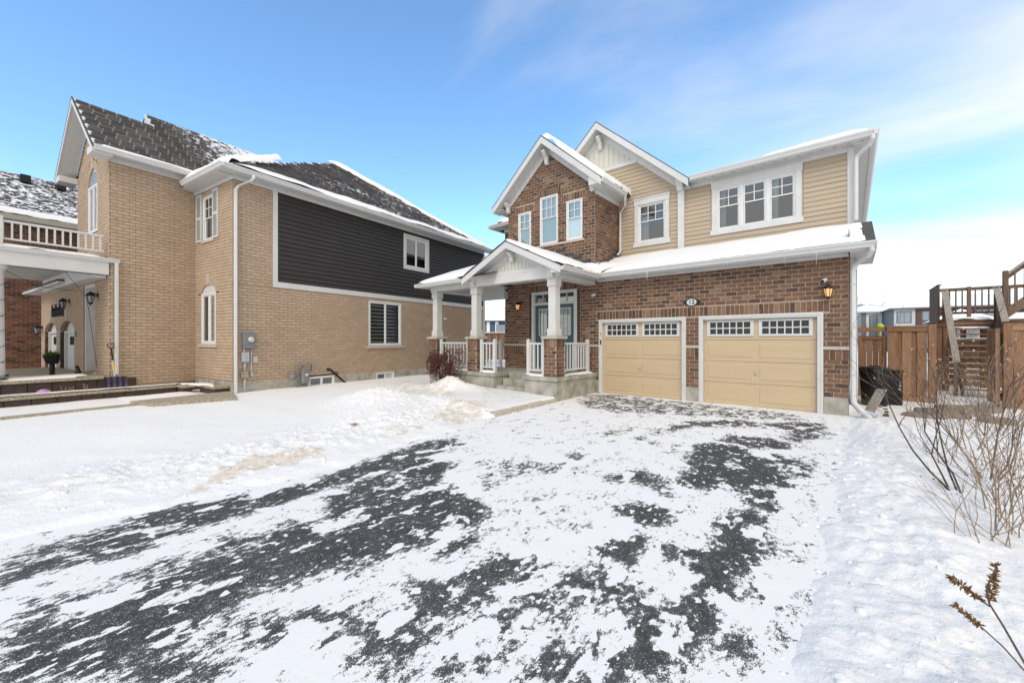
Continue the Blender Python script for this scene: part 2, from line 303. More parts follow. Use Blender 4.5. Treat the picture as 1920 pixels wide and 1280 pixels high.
# smooth lattice noise in numpy
def vnoise(x,y,seed=0):
    x=np.asarray(x,float); y=np.asarray(y,float); xi=np.floor(x).astype(np.int64); yi=np.floor(y).astype(np.int64); xf=x-xi; yf=y-yi
    def h(a,b):
        n=(a*374761393+b*668265263+seed*1442695041)&0xffffffff; n=((n^(n>>13))*1274126177)&0xffffffff; return ((n^(n>>16))&0xffff)/65535.
    sx=xf*xf*(3-2*xf); sy=yf*yf*(3-2*yf)
    return (h(xi,yi)*(1-sx)+h(xi+1,yi)*sx)*(1-sy)+(h(xi,yi+1)*(1-sx)+h(xi+1,yi+1)*sx)*sy
def fbm(x,y,oc=4,seed=0):
    s=0;a=.5;t=0
    for i in range(oc): s=s+a*vnoise(x*2**i+i*17.3,y*2**i-i*9.1,seed+i); t+=a; a*=.5
    return s/t
def worley(x,y,seed=0):
    xi=np.floor(x).astype(np.int64); yi=np.floor(y).astype(np.int64); d1=np.full(x.shape,9.); idd=np.zeros(x.shape)
    def h(a,b,k):
        n=(a*374761393+b*668265263+(seed+k)*1442695041)&0xffffffff; n=((n^(n>>13))*1274126177)&0xffffffff; return ((n^(n>>16))&0xffff)/65535.
    for i in(-1,0,1):
        for j in(-1,0,1):
            a=xi+i;b=yi+j; d=np.hypot(a+h(a,b,1)-x,b+h(a,b,2)-y); m=d<d1; idd=np.where(m,h(a,b,3),idd); d1=np.where(m,d,d1)
    return d1,idd
# interval arithmetic for walls with openings
def cut(iv,holes):
    for a,b in holes:
        out=[]
        for p,q in iv:
            if b<=p or a>=q: out.append((p,q)); continue
            if a>p: out.append((p,a))
            if b<q: out.append((b,q))
        iv=out
    return [(p,q) for p,q in iv if q-p>.02]
class Masonry:
    """all brick walls of one house; the bricks that show largest become objects, the rest one mesh"""
    def __init__(s,root,M0,bmat,mmat,ch,pitch,gap,proud=.012): s.root=root; s.M0=M0; s.bm=bmat; s.mm=mmat; s.ch=ch; s.p=pitch; s.g=gap; s.pr=proud; s.items=[]
    def wall(s,name,F,z0,z1,span,holes=(),soldiers=(),label=None,rank=True,phase=0.):
        mo=MB(); me=[]
        allh=list(holes)+[(a,b,c,d) for a,b,c,d in soldiers]
        z=z0; k=0
        while z<z1-.01:
            zt=min(z+s.ch,z1); zm=(z+zt)/2
            iv=span(zm) if callable(span) else [span]
            for (a,b) in cut(iv,[(h[0],h[1]) for h in holes if h[2]<zm<h[3]]): mo.add([F(a,0,z),F(b,0,z),F(b,0,zt),F(a,0,zt)],[(0,1,2,3)])
            for (a,b) in cut(iv,[(h[0],h[1]) for h in allh if h[2]<zm<h[3]]):
                u=math.floor((a-phase)/s.p)*s.p+phase+(s.p/2 if k%2 else 0)-s.p
                while u<b:
                    p=max(a+s.g/2,u+s.g/2); q=min(b-s.g/2,u+s.p-s.g/2)
                    if q-p>.03: me.append((F,p,q,z+s.g/2,zt-s.g/2))
                    u+=s.p
            z+=s.ch; k+=1
        for a,b,c,d in soldiers:
            n=max(1,round((b-a)/s.ch)); du=(b-a)/n
            for i in range(n): me.append((F,a+i*du+s.g/2,a+(i+1)*du-s.g/2,c+s.g/2,d-s.g/2))
        # window reveals
        for a,b,c,d in holes:
            if c>-5 and d-c>.12:
                for q in ([F(a,0,c),F(a,0,d),F(a,-.09,d),F(a,-.09,c)],[F(b,0,c),F(b,0,d),F(b,-.09,d),F(b,-.09,c)],[F(a,0,d),F(b,0,d),F(b,-.09,d),F(a,-.09,d)]): mo.add(q,[(0,1,2,3)])
        o=mo.build(name,s.mm,s.root,label=label)
        s.items+=[(x,o,rank) for x in me]; return o
    def finish(s,limit=300):
        fw=Vector((-math.sin(YAW),math.cos(YAW),0)); rt=Vector((math.cos(YAW),math.sin(YAW),0)); cp=Vector(CAM); sc=[]
        for i,((F,a,b,c,d),o,rk) in enumerate(s.items):
            p=s.M0@Vector(F((a+b)/2,0,(c+d)/2)); n=(s.M0.to_3x3()@Vector(F.n)); v=p-cp; f=v.dot(fw)
            if f<.5 or not rk: continue
            px=v.dot(rt)/f; py=v.z/f
            if abs(px)>1.27 or abs(py)>.84: continue
            ct=-n.dot(v.normalized())
            if ct<.05: continue
            sc.append(((b-a)*(d-c)*ct/f/f,i))
        sc.sort(reverse=True); top=set(i for _,i in sc[:limit]); rest=MB(); cache={}
        for i,((F,a,b,c,d),o,rk) in enumerate(s.items):
            e=.005; r=random.random(); pr=s.pr*(.7+.6*random.random())
            if i in top:
                vi=random.randrange(10); key=(round(b-a,3),round(d-c,3),vi)
                if key not in cache:
                    W=(b-a)/2; H=(d-c)/2; k=s.pr
                    m=MB().add([(-W,0,-H),(W,0,-H),(W,0,H),(-W,0,H),(-W+e,-k,-H+e),(W-e,-k,-H+e),(W-e,-k,H-e),(-W+e,-k,H-e)],[(4,5,6,7),(0,1,5,4),(1,2,6,5),(2,3,7,6),(3,0,4,7)],(vi+.5)/10 if s.bm!='x' else r)
                    cache[key]=m.mesh('brick',s.bm,rnd=True,fix=False)
                ob=bpy.data.objects.new('brick',cache[key]); C.objects.link(ob); ob.parent=o
                p=F((a+b)/2,0,(c+d)/2); u=Vector(F.u); n=Vector(F.n); mt=Matrix((( u.x,-n.x,0,p[0]),(u.y,-n.y,0,p[1]),(u.z,-n.z,1,p[2]),(0,0,0,1)))
                ob.matrix_local=mt
            else:
                rest.add([F(a,0,c),F(b,0,c),F(b,0,d),F(a,0,d),F(a+e,pr,c+e),F(b-e,pr,c+e),F(b-e,pr,d-e),F(a+e,pr,d-e)],[(4,5,6,7),(0,1,5,4),(1,2,6,5),(2,3,7,6),(3,0,4,7)],r)
        if rest.f: rest.build('bricks',s.bm,s.root,rnd=True,kind='stuff')
def gutter(mb,A,B,out,h=.12,d=.12):
    A=Vector(A);B=Vector(B);o=Vector(out).normalized()
    prof=[(0,-h),(d*.62,-h),(d*.78,-h*.55),(d,-h*.25),(d,0),(d*.88,0),(d*.88,-h*.2),(0.02,-h*.2),(0,0)]
    mb.prism([A+o*a+Vector((0,0,z)) for a,z in prof],B-A); return mb
def siding(name,mt,parent,F,z0,z1,span,exp_,holes=(),lap=.024,ch_label=None):
    z=z0
    while z<z1-.02:
        zt=min(z+exp_,z1); zm=(z+zt)/2; iv=span(zm) if callable(span) else [span]
        for a,b in cut(iv,[(h[0],h[1]) for h in holes if h[2]<zm<h[3]]):
            if callable(span):
                lo=[i for i in span(z+.001) if i[0]<b and i[1]>a]; hi=[i for i in span(zt-.001) if i[0]<b and i[1]>a]
                a2,b2=(max(a,hi[0][0]) if abs(a-iv[0][0])<1e-6 and hi else a),(min(b,hi[0][1]) if abs(b-iv[-1][1])<1e-6 and hi else b)
                a1,b1=(lo[0][0] if abs(a-iv[0][0])<1e-6 and lo else a),(lo[0][1] if abs(b-iv[-1][1])<1e-6 and lo else b)
            else: a1=a2=a; b1=b2=b
            if b2-a2<.03: a2=b2=(a1+b1)/2; b2+=.01
            j=lap*(.9+.2*random.random())
            MB().add([F(a1,0,z),F(b1,0,z),F(b1,j,z),F(a1,j,z),F(a1,j,z+.006),F(b1,j,z+.006),F(b2,.002,zt+.002),F(a2,.002,zt+.002),F(b2,0,zt+.002),F(a2,0,zt+.002)],
              [(0,1,2,3),(3,2,5,4),(4,5,6,7),(7,6,8,9),(0,3,4,7,9),(1,8,6,5,2)]).build(name,mt,parent)
        z+=exp_
def snow_sheet(name,parent,P,nu,nv,thick,roll=.25,amp=.35,seed=0,edges=(1,1,1,1),mt='snow',droop=0):
    P=[np.array(p,float) for p in P]; s=np.linspace(0,1,nu)[:,None]; t=np.linspace(0,1,nv)[None,:]
    s=s+0*t; t=t+0*s
    pos=(1-s)[...,None]*(1-t)[...,None]*P[0]+s[...,None]*(1-t)[...,None]*P[1]+s[...,None]*t[...,None]*P[2]+(1-s)[...,None]*t[...,None]*P[3]
    nrm=np.cross(P[1]-P[0] if np.linalg.norm(P[1]-P[0])>1e-3 else P[2]-P[3],P[3]-P[0]); nrm/=np.linalg.norm(nrm)
    if nrm[2]<0: nrm=-nrm
    Lu=max(np.linalg.norm(P[1]-P[0]),np.linalg.norm(P[2]-P[3])); Lv=max(np.linalg.norm(P[3]-P[0]),np.linalg.norm(P[2]-P[1]))
    e=np.full(s.shape,9.)
    if edges[0]: e=np.minimum(e,s*Lu)
    if edges[1]: e=np.minimum(e,(1-s)*Lu)
    if edges[2]: e=np.minimum(e,t*Lv)
    if edges[3]: e=np.minimum(e,(1-t)*Lv)
    wob=fbm(s*Lu*2.2+seed,t*Lv*2.2,3,seed+5)
    k=np.clip((e-(wob-.45)*roll*.5)/roll,0,1); prof=np.sqrt(np.clip(1-(1-k)**2,0,1))
    th=thick*prof*(1+amp*(fbm(s*Lu*.9+seed,t*Lv*.9+3,4,seed)-.5)*2)-.012*(prof<.02)
    pos=pos+nrm*th[...,None]+np.array((0,0,1.))*0
    v=pos.reshape(-1,3); f=[(i*nv+j,(i+1)*nv+j,(i+1)*nv+j+1,i*nv+j+1) for i in range(nu-1) for j in range(nv-1)]
    b=MB(); b.v=[tuple(p) for p in v]; b.f=f; b.r=[0]*len(f); b.s=[0]*len(f)
    return b.build(name,mt,parent,smooth=True)
def window(parent,F,u0,u1,z0,z1,grid=None,upper=.5,fw=.06,depth=.05,back='interior',name='window',casing=None,sash='hung',curtains=0,blind=None):
    """frame (part) with pane, sash, muntin, dark backing as sub-parts; w=0 is the wall face"""
    d=depth; fr=MB()
    fr.box(u0,u0+fw,-d,.012,z0,z1,F); fr.box(u1-fw,u1,-d,.012,z0,z1,F); fr.box(u0+fw,u1-fw,-d,.012,z1-fw,z1,F); fr.box(u0+fw,u1-fw,-d,.012,z0,z0+fw,F)
    o=fr.build(name,'window_frame',parent,.004)
    a,b,c,e=u0+fw,u1-fw,z0+fw,z1-fw; zm=c+(e-c)*(1-upper)
    sr=.035
    def pane(p,q,r_,s_,w_=-.03): MB().add([F(p,w_,r_),F(q,w_,r_),F(q,w_,s_),F(p,w_,s_)],[(0,1,2,3)]).build('pane','pane_glass',o)
    def sashm(p,q,r_,s_,w0,w1):
        m=MB(); m.box(p,p+sr,w0,w1,r_,s_,F); m.box(q-sr,q,w0,w1,r_,s_,F); m.box(p+sr,q-sr,w0,w1,s_-sr,s_,F); m.box(p+sr,q-sr,w0,w1,r_,r_+sr,F); m.build('sash','window_frame',o,.003)
    if sash=='hung':
        sashm(a,b,zm-.01,e,-.035,-.012); sashm(a,b,c,zm+.03,-.06,-.037); pane(a+sr,b-sr,zm+sr,e-sr,-.026); pane(a+sr,b-sr,c+sr,zm,-.05)
        if grid:
            nx,nz=grid; U0,U1,Z0,Z1=a+sr,b-sr,zm+sr-.01,e-sr
            for i in range(1,nx): u=U0+(U1-U0)*i/nx; MB().box(u-.011,u+.011,-.024,-.012,Z0,Z1,F).build('muntin','window_frame',o)
            for i in range(1,nz): z=Z0+(Z1-Z0)*i/nz; MB().box(U0,U1,-.0235,-.0125,z-.011,z+.011,F).build('muntin','window_frame',o)
    elif sash=='pair':
        um=(a+b)/2; sashm(a,um-.012,c,e,-.04,-.01); sashm(um+.012,b,c,e,-.04,-.01); MB().box(um-.018,um+.018,-.045,.004,c,e,F).build('mullion','window_frame',o)
        pane(a+sr,um-.012-sr,c+sr,e-sr); pane(um+.012+sr,b-sr,c+sr,e-sr)
    else:
        sashm(a,b,c,e,-.04,-.01); pane(a+sr,b-sr,c+sr,e-sr)
    MB().box(a-.02,b+.02,-.62,-.60,c-.02,e+.02,F).build('dark_backing',back,o)  # dark sheet added behind the pane, stands in for the unlit room
    if curtains:
        for sgn in ((0,1) if curtains==2 else (0,)):
            p=a+.01 if sgn==0 else b-.33*(b-a)
            q=p+.3*(b-a); n=14; v=[];
            for i in range(n+1):
                u=p+(q-p)*i/n; v+=[F(u,-.16+.02*math.sin(i*2.1),c),F(u,-.16+.02*math.sin(i*2.1),e)]
            MB().add(v,[(2*i,2*i+2,2*i+3,2*i+1) for i in range(n)]).build('curtain','curtain',o)
    if blind=='flat': MB().box(a+.035,b-.0,-.075,-.068,c+.02,e,F).build('blind','blind',o)
    if blind=='zebra':
        m=MB(); z=c+.06
        while z<e: m.box(a,b,-.11,-.105,z,z+.075,F); z+=.145
        m.build('blind','blind_slat',o)
    return o
# ================================================================== the brown brick house
BH=empty('brick_house',(-5,0,0),0,'two storey house of brown brick and tan siding with double garage and white porch','house')
BH.location=(0,0,0)
FF=Fr((0,0,0),(1,0,0),(0,-1,0)); FU=Fr((0,1.67,0),(1,0,0),(0,-1,0)); FS=Fr((-6.06,0,0),(0,1,0),(1,0,0)); FR=Fr((0,0,0),(0,1,0),(1,0,0))
FP=Fr((0,-2.2,0),(1,0,0),(0,-1,0))
def bracket(parent,F,u,z,w0=0,h=.4,d=.3,half=.065):
    pr=[(0,0),(0,-h),(.07,-h),(.11,-h*.86),(.12,-h*.5),(d*.75,-h*.3),(d,-h*.12),(d,0)]
    MB().prism([F(u-half,w0+a,z+b) for a,b in pr],Vector(F(u+half,0,0))-Vector(F(u-half,0,0))).build('bracket','white_trim',parent,.004)
def gable_trim(parent,F,uc,za,half,s,oh,fas=.22,fri=.20,depth=3.,frw=.03,halfw=None,ends=True):
    for sg in(-1,1):
        e=uc+sg*half; ze=za-half*s
        MB().prism([F(uc,oh,za),F(e,oh,ze),F(e,oh,ze-fas),F(uc,oh,za-fas)],Vector(F(0,.03,0))-Vector(F(0,0,0))).build('rake_board','white_trim',parent,.003)
        MB().prism([F(uc,oh+.036,za+.004),F(e+sg*.03,oh+.036,ze+.004-.03*s),F(e+sg*.03,oh+.036,ze+.03-.03*s),F(uc,oh+.036,za+.034)],Vector(F(0,-depth-oh,0))-Vector(F(0,0,0))).build('roof_slope','shingle_dark',parent)
        MB().prism([F(uc,0.002,za-fas+.02),F(e,0.002,ze-fas+.02),F(e,0.002,ze-fas+.04),F(uc,0.002,za-fas+.04)],Vector(F(0,oh-.004,0))-Vector(F(0,0,0))).build('soffit','soffit',parent)
        hw=halfw or half-oh; e2=uc+sg*hw; z2=za-hw*s
        MB().prism([F(uc,.001,za-fas+.018),F(e2,.001,z2-fas+.018),F(e2,.001,z2-fas-fri),F(uc,.001,za-fas-fri)],Vector(F(0,frw,0))-Vector(F(0,0,0))).build('frieze_board','white_trim',parent,.003)
def rngsub(n): return n
BM=Masonry(BH,Matrix.Identity(4),'brick_brown','mortar_brown',.102,.25,.017)
DOORS=[(-5.92,-3.336),(-3.015,-.43)]
# lower front wall
BM.wall('front_wall',FF,.38,3.70,(-9.79,0),
  holes=[(-5.92,-3.336,-9,2.25),(-3.015,-.43,-9,2.25),(-8.54,-6.70,-9,3.28),(-9.9,-8.54,1.41,1.49),(-6.70,-5.92,1.41,1.49),(-3.336,-3.015,1.41,1.49),(-.43,.1,1.41,1.49)],
  soldiers=[(-5.98,-.32,2.25,2.50),(-8.66,-6.60,3.28,3.52),(-9.79,-8.60,1.17,1.41),(-6.70,-5.92,1.17,1.41),(-3.336,-3.015,1.17,1.41),(-.43,0,1.17,1.41),(-8.66,-8.54,.66,3.28),(-6.70,-6.58,.66,3.28)])
for a,b in((-9.8,-8.54),(-6.70,-5.92),(-3.336,-3.015),(-.43,.012)): Box('stone_band','stone_sill',BH,a,b,-.02,.028,1.412,1.488,FF)
for a,b in((-.43,.0),(-3.336,-3.015)): Box('foundation','concrete',BH,a,b,-.3,.012,-.35,.378,FF,.008)
Box('foundation','concrete',BH,-9.85,-5.92,-.3,.004,-.35,.378,FF)
# brick reveals beside the garage doors (returns)
# dormer
DC=-7.83
def dspan(z):
    if z<6.4: return [(-9.62,-6.06)]
    h=1.78*(8.06-z)/1.66
    return [(DC-h,DC+h)] if h>.03 else []
DW=[(-8.18,-7.44,4.88,6.53),(-7.105,-6.504,4.88,6.17),(-9.146,-8.575,4.88,6.17)]
BM.wall('dormer_front_wall',FF,3.70,8.0,dspan,holes=DW+[(-9.25,-6.43,4.80,4.88)],soldiers=[(-8.30,-7.32,6.53,6.77),(-7.22,-6.40,6.17,6.41),(-9.24,-8.46,6.17,6.41)],phase=.08)
Box('window_sill','stone_sill',BH,-9.25,-6.43,-.02,.045,4.802,4.876,FF)
BM.wall('dormer_side_wall',FS,3.9,6.42,(0,1.67),phase=.1)
for (a,b,c,d),g in zip(DW,((3,2),(2,2),(2,2))): window(BH,FF,a,b,c,d,g,.45,.055,.07,blind='flat',name='window')
gable_trim(BH,FF,DC,8.40,2.185,.879,.40,.23,.21,depth=5.5,halfw=1.80)
bracket(BH,FF,DC,7.98,.032,.42,.3); bracket(BH,FF,DC-1.72,6.62,.032,.36,.26); bracket(BH,FF,DC+1.72,6.62,.032,.36,.26)
# dormer eave on the right side and left
g=MB(); gutter(g,(-5.66,-.42,6.46),(-5.66,1.27,6.46),(1,0,0)); g.build('gutter','white_plastic',BH,.003)
g=MB(); gutter(g,(DC-2.17,-.42,6.46),(DC-2.17,1.2,6.46),(-1,0,0)); g.build('gutter','white_plastic',BH,.003)
MB().box(-6.055,-5.69,-.375,1.655,6.345,6.36).build('soffit','soffit',BH); MB().box(DC-2.17,-9.62,-.38,1.6,6.345,6.36).build('soffit','soffit',BH)
Box('fascia','white_trim',BH,-5.685,-5.655,-.39,1.3,6.33,6.47); Box('frieze_board','white_trim',BH,-6.058,-6.03,.002,1.66,6.20,6.345)
MB().prism([(-5.66,-.40,6.33),(-6.06,-.40,6.33),(-6.06,-.40,6.60),(-5.66,-.40,6.46)],(0,.02,0)).build('eave_return','white_trim',BH)
# downspout in the corner of dormer and siding
MB().rtube([(-5.62,1.22,6.36),(-5.62,1.22,6.26),(-5.70,1.40,6.10),(-5.96,1.60,5.96),(-5.96,1.60,5.84),(-5.96,1.60,4.66),(-5.96,1.50,4.55),(-5.94,1.36,4.50)],.075,.06,(1,.3,0)).build('downspout','white_plastic',BH,.012)
for z in(5.4,4.9): Box('flashing_strap','white_plastic',BH,-6.0,-5.92,1.56,1.64,z,z+.02)
# stepped flashing on dormer brick
for k in range(5): Box('flashing','flashing',BH,-7.5+.32*k,-7.14+.32*k,0.013,.02,4.62-.155*k-.09,4.62-.155*k,FF,0)
Box('flashing','flashing',BH,-6.5,-6.035,.013,.03,3.98,4.06,FF,0)
for k in range(6): Box('flashing','flashing',BH,.06+.27*k,.36+.27*k,.013,.02,3.98+.113*k,4.06+.113*k,FS,0)
snow_sheet('snow_cover',BH,[(DC+.05,-.40,8.43),(DC+.05,3.2,8.43),(-5.62,3.2,6.49),(-5.62,-.40,6.49)],40,26,.13,.2,.4,3,(1,0,0,1))
# upper siding wall
GC=-6.70
def rz(u): return 9.15-.894*abs(u-GC)
def uspan(z):
    if z<6.62: return [(-9.6,-4.07)]
    h=(8.75-z)/.894
    return [(GC-h,GC+h)] if h>.03 else []
SW=(-5.52,-4.30,4.70,6.30); BW=(-3.14,-.90,4.70,6.27)
bk=MB(); bk.box(-11.28,.04,-.2,-.004,3.6,6.5,FU); bk.prism([FU(GC-3.0,-.02,6.4),FU(GC+3.0,-.02,6.4),FU(GC,-.02,9.05)],(0,.1,0))
# backing is cut where the windows are: four plates round each opening
def plate(holes,u0,u1,z0,z1,F,w0,w1,name,mt,parent):
    us=sorted({u0,u1,*[h for q in holes for h in q[:2]]}); zs=sorted({z0,z1,*[h for q in holes for h in q[2:]]}); m=MB()
    for a,b in zip(us,us[1:]):
        for c,d in zip(zs,zs[1:]):
            if any(q[0]<=a and b<=q[1] and q[2]<=c and d<=q[3] for q in holes): continue
            m.box(a,b,w0,w1,c,d,F)
    return m.build(name,mt,parent)
HS=[(-5.36,-4.46,4.86,6.06),(-2.98,-1.06,4.86,6.12)]
up=plate(HS,-9.6,.02,3.6,6.42,FU,-.06,-.003,'upper_wall','tan_siding',BH)
MB().prism([FU(GC-3.0,-.004,6.42),FU(GC+3.0,-.004,6.42),FU(GC,-.004,9.05)],(0,.1,0)).build('gable_wall','cream_panel',BH)
siding('siding_board','tan_siding',up,FU,3.92,7.53,uspan,.127,[SW])
siding('siding_board','tan_siding',up,FU,4.30,6.25,(-3.88,-.03),.127,[BW])
# board panels in the gable
def panels(parent,F,uc,zb,zt,s,halfmax,step,w=.012,mt='cream_panel'):
    u=uc-halfmax
    while u<uc+halfmax-.01:
        a,b=u+.006,u+step-.006
        za,zb2=zt-s*abs(a-uc),zt-s*abs(b-uc)
        pts=[(a,zb),(b,zb)]
        if zb2>zb: pts.append((b,zb2))
        if a<uc<b: pts.append((uc,zt))
        if za>zb: pts.append((a,za))
        if len(pts)>2: MB().prism([F(p,.001,q) for p,q in pts],Vector(F(0,w,0))-Vector(F(0,0,0))).build('panel_board',mt,parent)
        u+=step
panels(BH,FU,GC,7.64,8.74,.894,1.24,.19)
h=(8.79-7.53)/.894
Box('gable_band','white_trim',BH,GC-h+.1,GC+h-.1,.002,.04,7.53,7.66,FU)
gable_trim(BH,FU,GC,9.15,3.05,.894,.40,.23,.21,depth=3.5,halfw=2.80)
bracket(BH,FU,GC,8.72,.032,.40,.3); bracket(BH,FU,-3.97,6.52,.10,.30,.28,.09)
Box('corner_pilaster','white_trim',BH,-4.06,-3.87,-.004,.10,4.30,6.40,FU,.006)
Box('corner_board','white_trim',BH,-.03,.095,-.06,.03,4.36,6.36,FU,.006)
Box('frieze_board','white_trim',BH,-3.87,-.03,.0,.03,6.25,6.37,FU)
MB().box(-3.7,.44,1.27,1.70,6.37,6.385).build('soffit','soffit',BH); Box('fascia','white_trim',BH,-3.62,.43,1.268,1.29,6.34,6.46)
g=MB(); gutter(g,(-3.60,1.268,6.475),(.44,1.268,6.475),(0,-1,0),.13,.12); g.build('gutter','white_plastic',BH,.003)
g=MB(); gutter(g,(.44,1.15,6.475),(.44,12.0,6.475),(1,0,0),.13,.10); g.build('gutter','white_plastic',BH,.003)
Box('fascia','white_trim',BH,.40,.438,1.27,12,6.34,6.46); MB().box(.04,.44,1.70,12,6.37,6.385).build('soffit','soffit',BH)
# soffit vent slots
for k in range(16): MB().box(-3.55+.25*k,-3.47+.25*k,1.45,1.47,6.364,6.369).build('vent_slot','metal_grey',BH)
# windows with casings in the siding
def cased(F,u0,u1,z0,z1,units,**k):
    Box('window_casing','white_trim',BH,u0+.04,u0+.17,0,.04,z0+.14,z1-.2,F); Box('window_casing','white_trim',BH,u1-.17,u1-.04,0,.04,z0+.14,z1-.2,F)
    Box('window_casing','white_trim',BH,u0+.02,u1-.02,0,.05,z1-.22,z1-.04,F); Box('window_casing','white_trim',BH,u0,u1,0,.07,z1-.05,z1,F); Box('window_casing','white_trim',BH,u0+.0,u1-.0,0,.05,z0,z0+.15,F)
    a,b=u0+.16,u1-.16; n=units; du=(b-a)/n
    for i in range(n): window(BH,F,a+du*i+(.012 if i else 0),a+du*(i+1)-(.012 if i<n-1 else 0),z0+.14,z1-.21,k.get('grid'),k.get('up',.47),.045,.06,curtains=k.get('cur',[0]*n)[i],blind=k.get('blind'))
    for i in range(1,n): Box('mullion','window_frame',BH,a+du*i-.018,a+du*i+.018,-.04,.03,z0+.14,z1-.21,F)
cased(FU,*SW,1,grid=(3,2),up=.46,cur=[1]); cased(FU,*BW,3,grid=(2,2),up=.45,cur=[1,0,1])
# right side wall: brick below, siding above
BM.wall('side_wall',FR,.3,4.0,(0.0,11.9),rank=False)
Box('foundation','concrete',BH,0,11.9,-.3,.004,-.4,.30,FR)
FR2=Fr((.045,0,0),(0,1,0),(1,0,0)); su=Box('upper_side_wall','cream_panel',BH,1.72,11.9,-.1,-.002,3.95,6.38,FR2,0)
siding('siding_board','cream_panel',su,FR2,4.0,6.37,(1.74,11.9),.127)
Box('rear_wall','cream_panel',BH,-11.28,0.03,11.9,11.98,-.3,6.4); 
FLf=Fr((-11.28,0,0),(0,-1,0),(-1,0,0)); Box('left_wall','brick_brown',BH,-11.28,-11.2,1.70,11.9,-.3,6.4,ID,0)
BM.wall('return_wall',Fr((0,1.70,0),(1,0,0),(0,-1,0)),.3,6.35,(-11.28,-9.6),rank=False)
BM.wall('left_front_wall',Fr((-9.79,0,0),(0,-1,0),(-1,0,0)),.3,3.7,(-1.7,0),rank=False)
# main roof
ro=MB(); E0,E1,Y0,Y1,ZE=-11.7,.44,1.27,12.1,6.47; rs=.33; hh=(Y1-Y0)/2; zr=ZE+rs*hh; ym=(Y0+Y1)/2
YB=1.95; ZB=ZE+rs*(YB-Y0); ro.add([(E0+YB-Y0,YB,ZB),(E1-YB+Y0,YB,ZB),(E1,Y1,ZE),(E0,Y1,ZE),(E0+hh,ym,zr),(E1-hh,ym,zr),(E1,Y0,ZE),(E0,Y0,ZE),(-3.62,Y0,ZE),(-3.62,YB,ZB),(-9.75,Y0,ZE),(-9.75,YB,ZB)],[(0,1,5,4),(6,2,5,1),(2,3,4,5),(3,7,0,4),(8,6,1,9),(7,10,11,0)]); rf=ro.build('main_roof','shingle_dark',BH)
snow_sheet('snow_cover',BH,[(-1.9,Y0+.08,ZE+.02),(.46,Y0+.02,ZE+.005),(E1-hh+2.5,ym-2.5,zr-.82),(-1.9,ym-2.5,zr-.82)],60,20,.11,.5,.9,9,(1,0,1,0))
MB().box(-11.7,-9.8,1.27,1.72,6.36,6.38).build('soffit','soffit',BH)
g=MB(); gutter(g,(-11.7,1.268,6.475),(-9.9,1.268,6.475),(0,-1,0)); gutter(g,(-11.7,1.16,6.475),(-11.7,9,6.475),(-1,0,0)); g.build('gutter','white_plastic',BH,.003)
Box('fascia','white_trim',BH,-11.69,-9.9,1.268,1.29,6.34,6.46); Box('frieze_board','white_trim',BH,-11.3,-9.62,1.66,1.69,6.2,6.36)
snow_sheet('snow_cover',BH,[(-11.68,1.29,6.49),(-9.5,1.29,6.49),(-9.5,3.3,7.15),(-10.4,3.3,7.0)],20,12,.22,.3,.4,5,(1,0,1,0))
# lower roof over garage
lr=MB().prism([(-6.0,-.42,3.60),(.42,-.42,3.60),(.42,1.66,4.47),(-6.0,1.66,4.47)],(0,0,-.05)); lr.build('lower_roof','shingle_dark',BH)
snow_sheet('snow_cover',BH,[(-6.1,-.32,3.63),(.27,-.28,3.65),(.24,1.58,4.44),(-6.1,1.60,4.44)],150,40,.060,.3,.8,21,(0,1,1,1))
snow_sheet('snow_cover',BH,[(-5.9,-.40,3.61),(-2.6,-.38,3.61),(-2.6,.5,3.98),(-5.9,.5,3.98)],60,14,.05,.15,.5,2,(0,1,1,1))
g=MB(); gutter(g,(-5.78,-.42,3.605),(.42,-.42,3.605),(0,-1,0),.125,.125); g.build('gutter','white_plastic',BH,.003)
g=MB(); gutter(g,(.42,-.55,3.605),(.42,-.3,3.605),(1,0,0),.125,.02); g.build('gutter_cap','white_plastic',BH)
Box('fascia','white_trim',BH,-5.8,.42,-.42,-.40,3.45,3.60); MB().box(-6.0,.42,-.40,.0,3.50,3.515).build('soffit','soffit',BH)
Box('frieze_board','white_trim',BH,-5.95,.0,.013,.04,3.41,3.50,FF); Box('soffit_end','white_trim',BH,.02,.42,-.40,1.6,3.44,3.50)
MB().prism([(.41,-.42,3.44),(.41,1.66,3.44),(.41,1.66,4.45),(.41,-.42,3.59)],(.02,0,0)).build('rake_board','white_trim',BH)
for k in range(24): MB().box(-5.6+.25*k,-5.52+.25*k,-.25,-.235,3.494,3.499).build('vent_slot','metal_grey',BH)
# downspouts on the right corner
MB().rtube([(.36,-.48,3.50),(.36,-.48,3.42),(.30,-.36,3.32),(.12,-.10,3.22),(.075,-.05,3.10),(.075,-.05,.42),(.085,-.05,.30),(.24,-.22,.12),(.34,-.34,.05)],.085,.07,(.8,.6,0)).build('downspout','white_plastic',BH,.014)
MB().rtube([(.42,1.16,6.36),(.42,1.16,6.26),(.36,1.28,6.16),(.15,1.48,6.04),(.13,1.50,5.92),(.13,1.50,4.5)],.08,.07,(.8,.6,0)).build('downspout','white_plastic',BH,.014)
MB().rtube([(.12,.5,3.44),(.12,.5,.2)],.09,.05,(0,1,0)).build('downspout','metal_light',BH,.01)
for z in(.9,1.9,2.8): Box('pipe_strap','white_plastic',BH,.03,.12,-.10,-.0,z,z+.025)
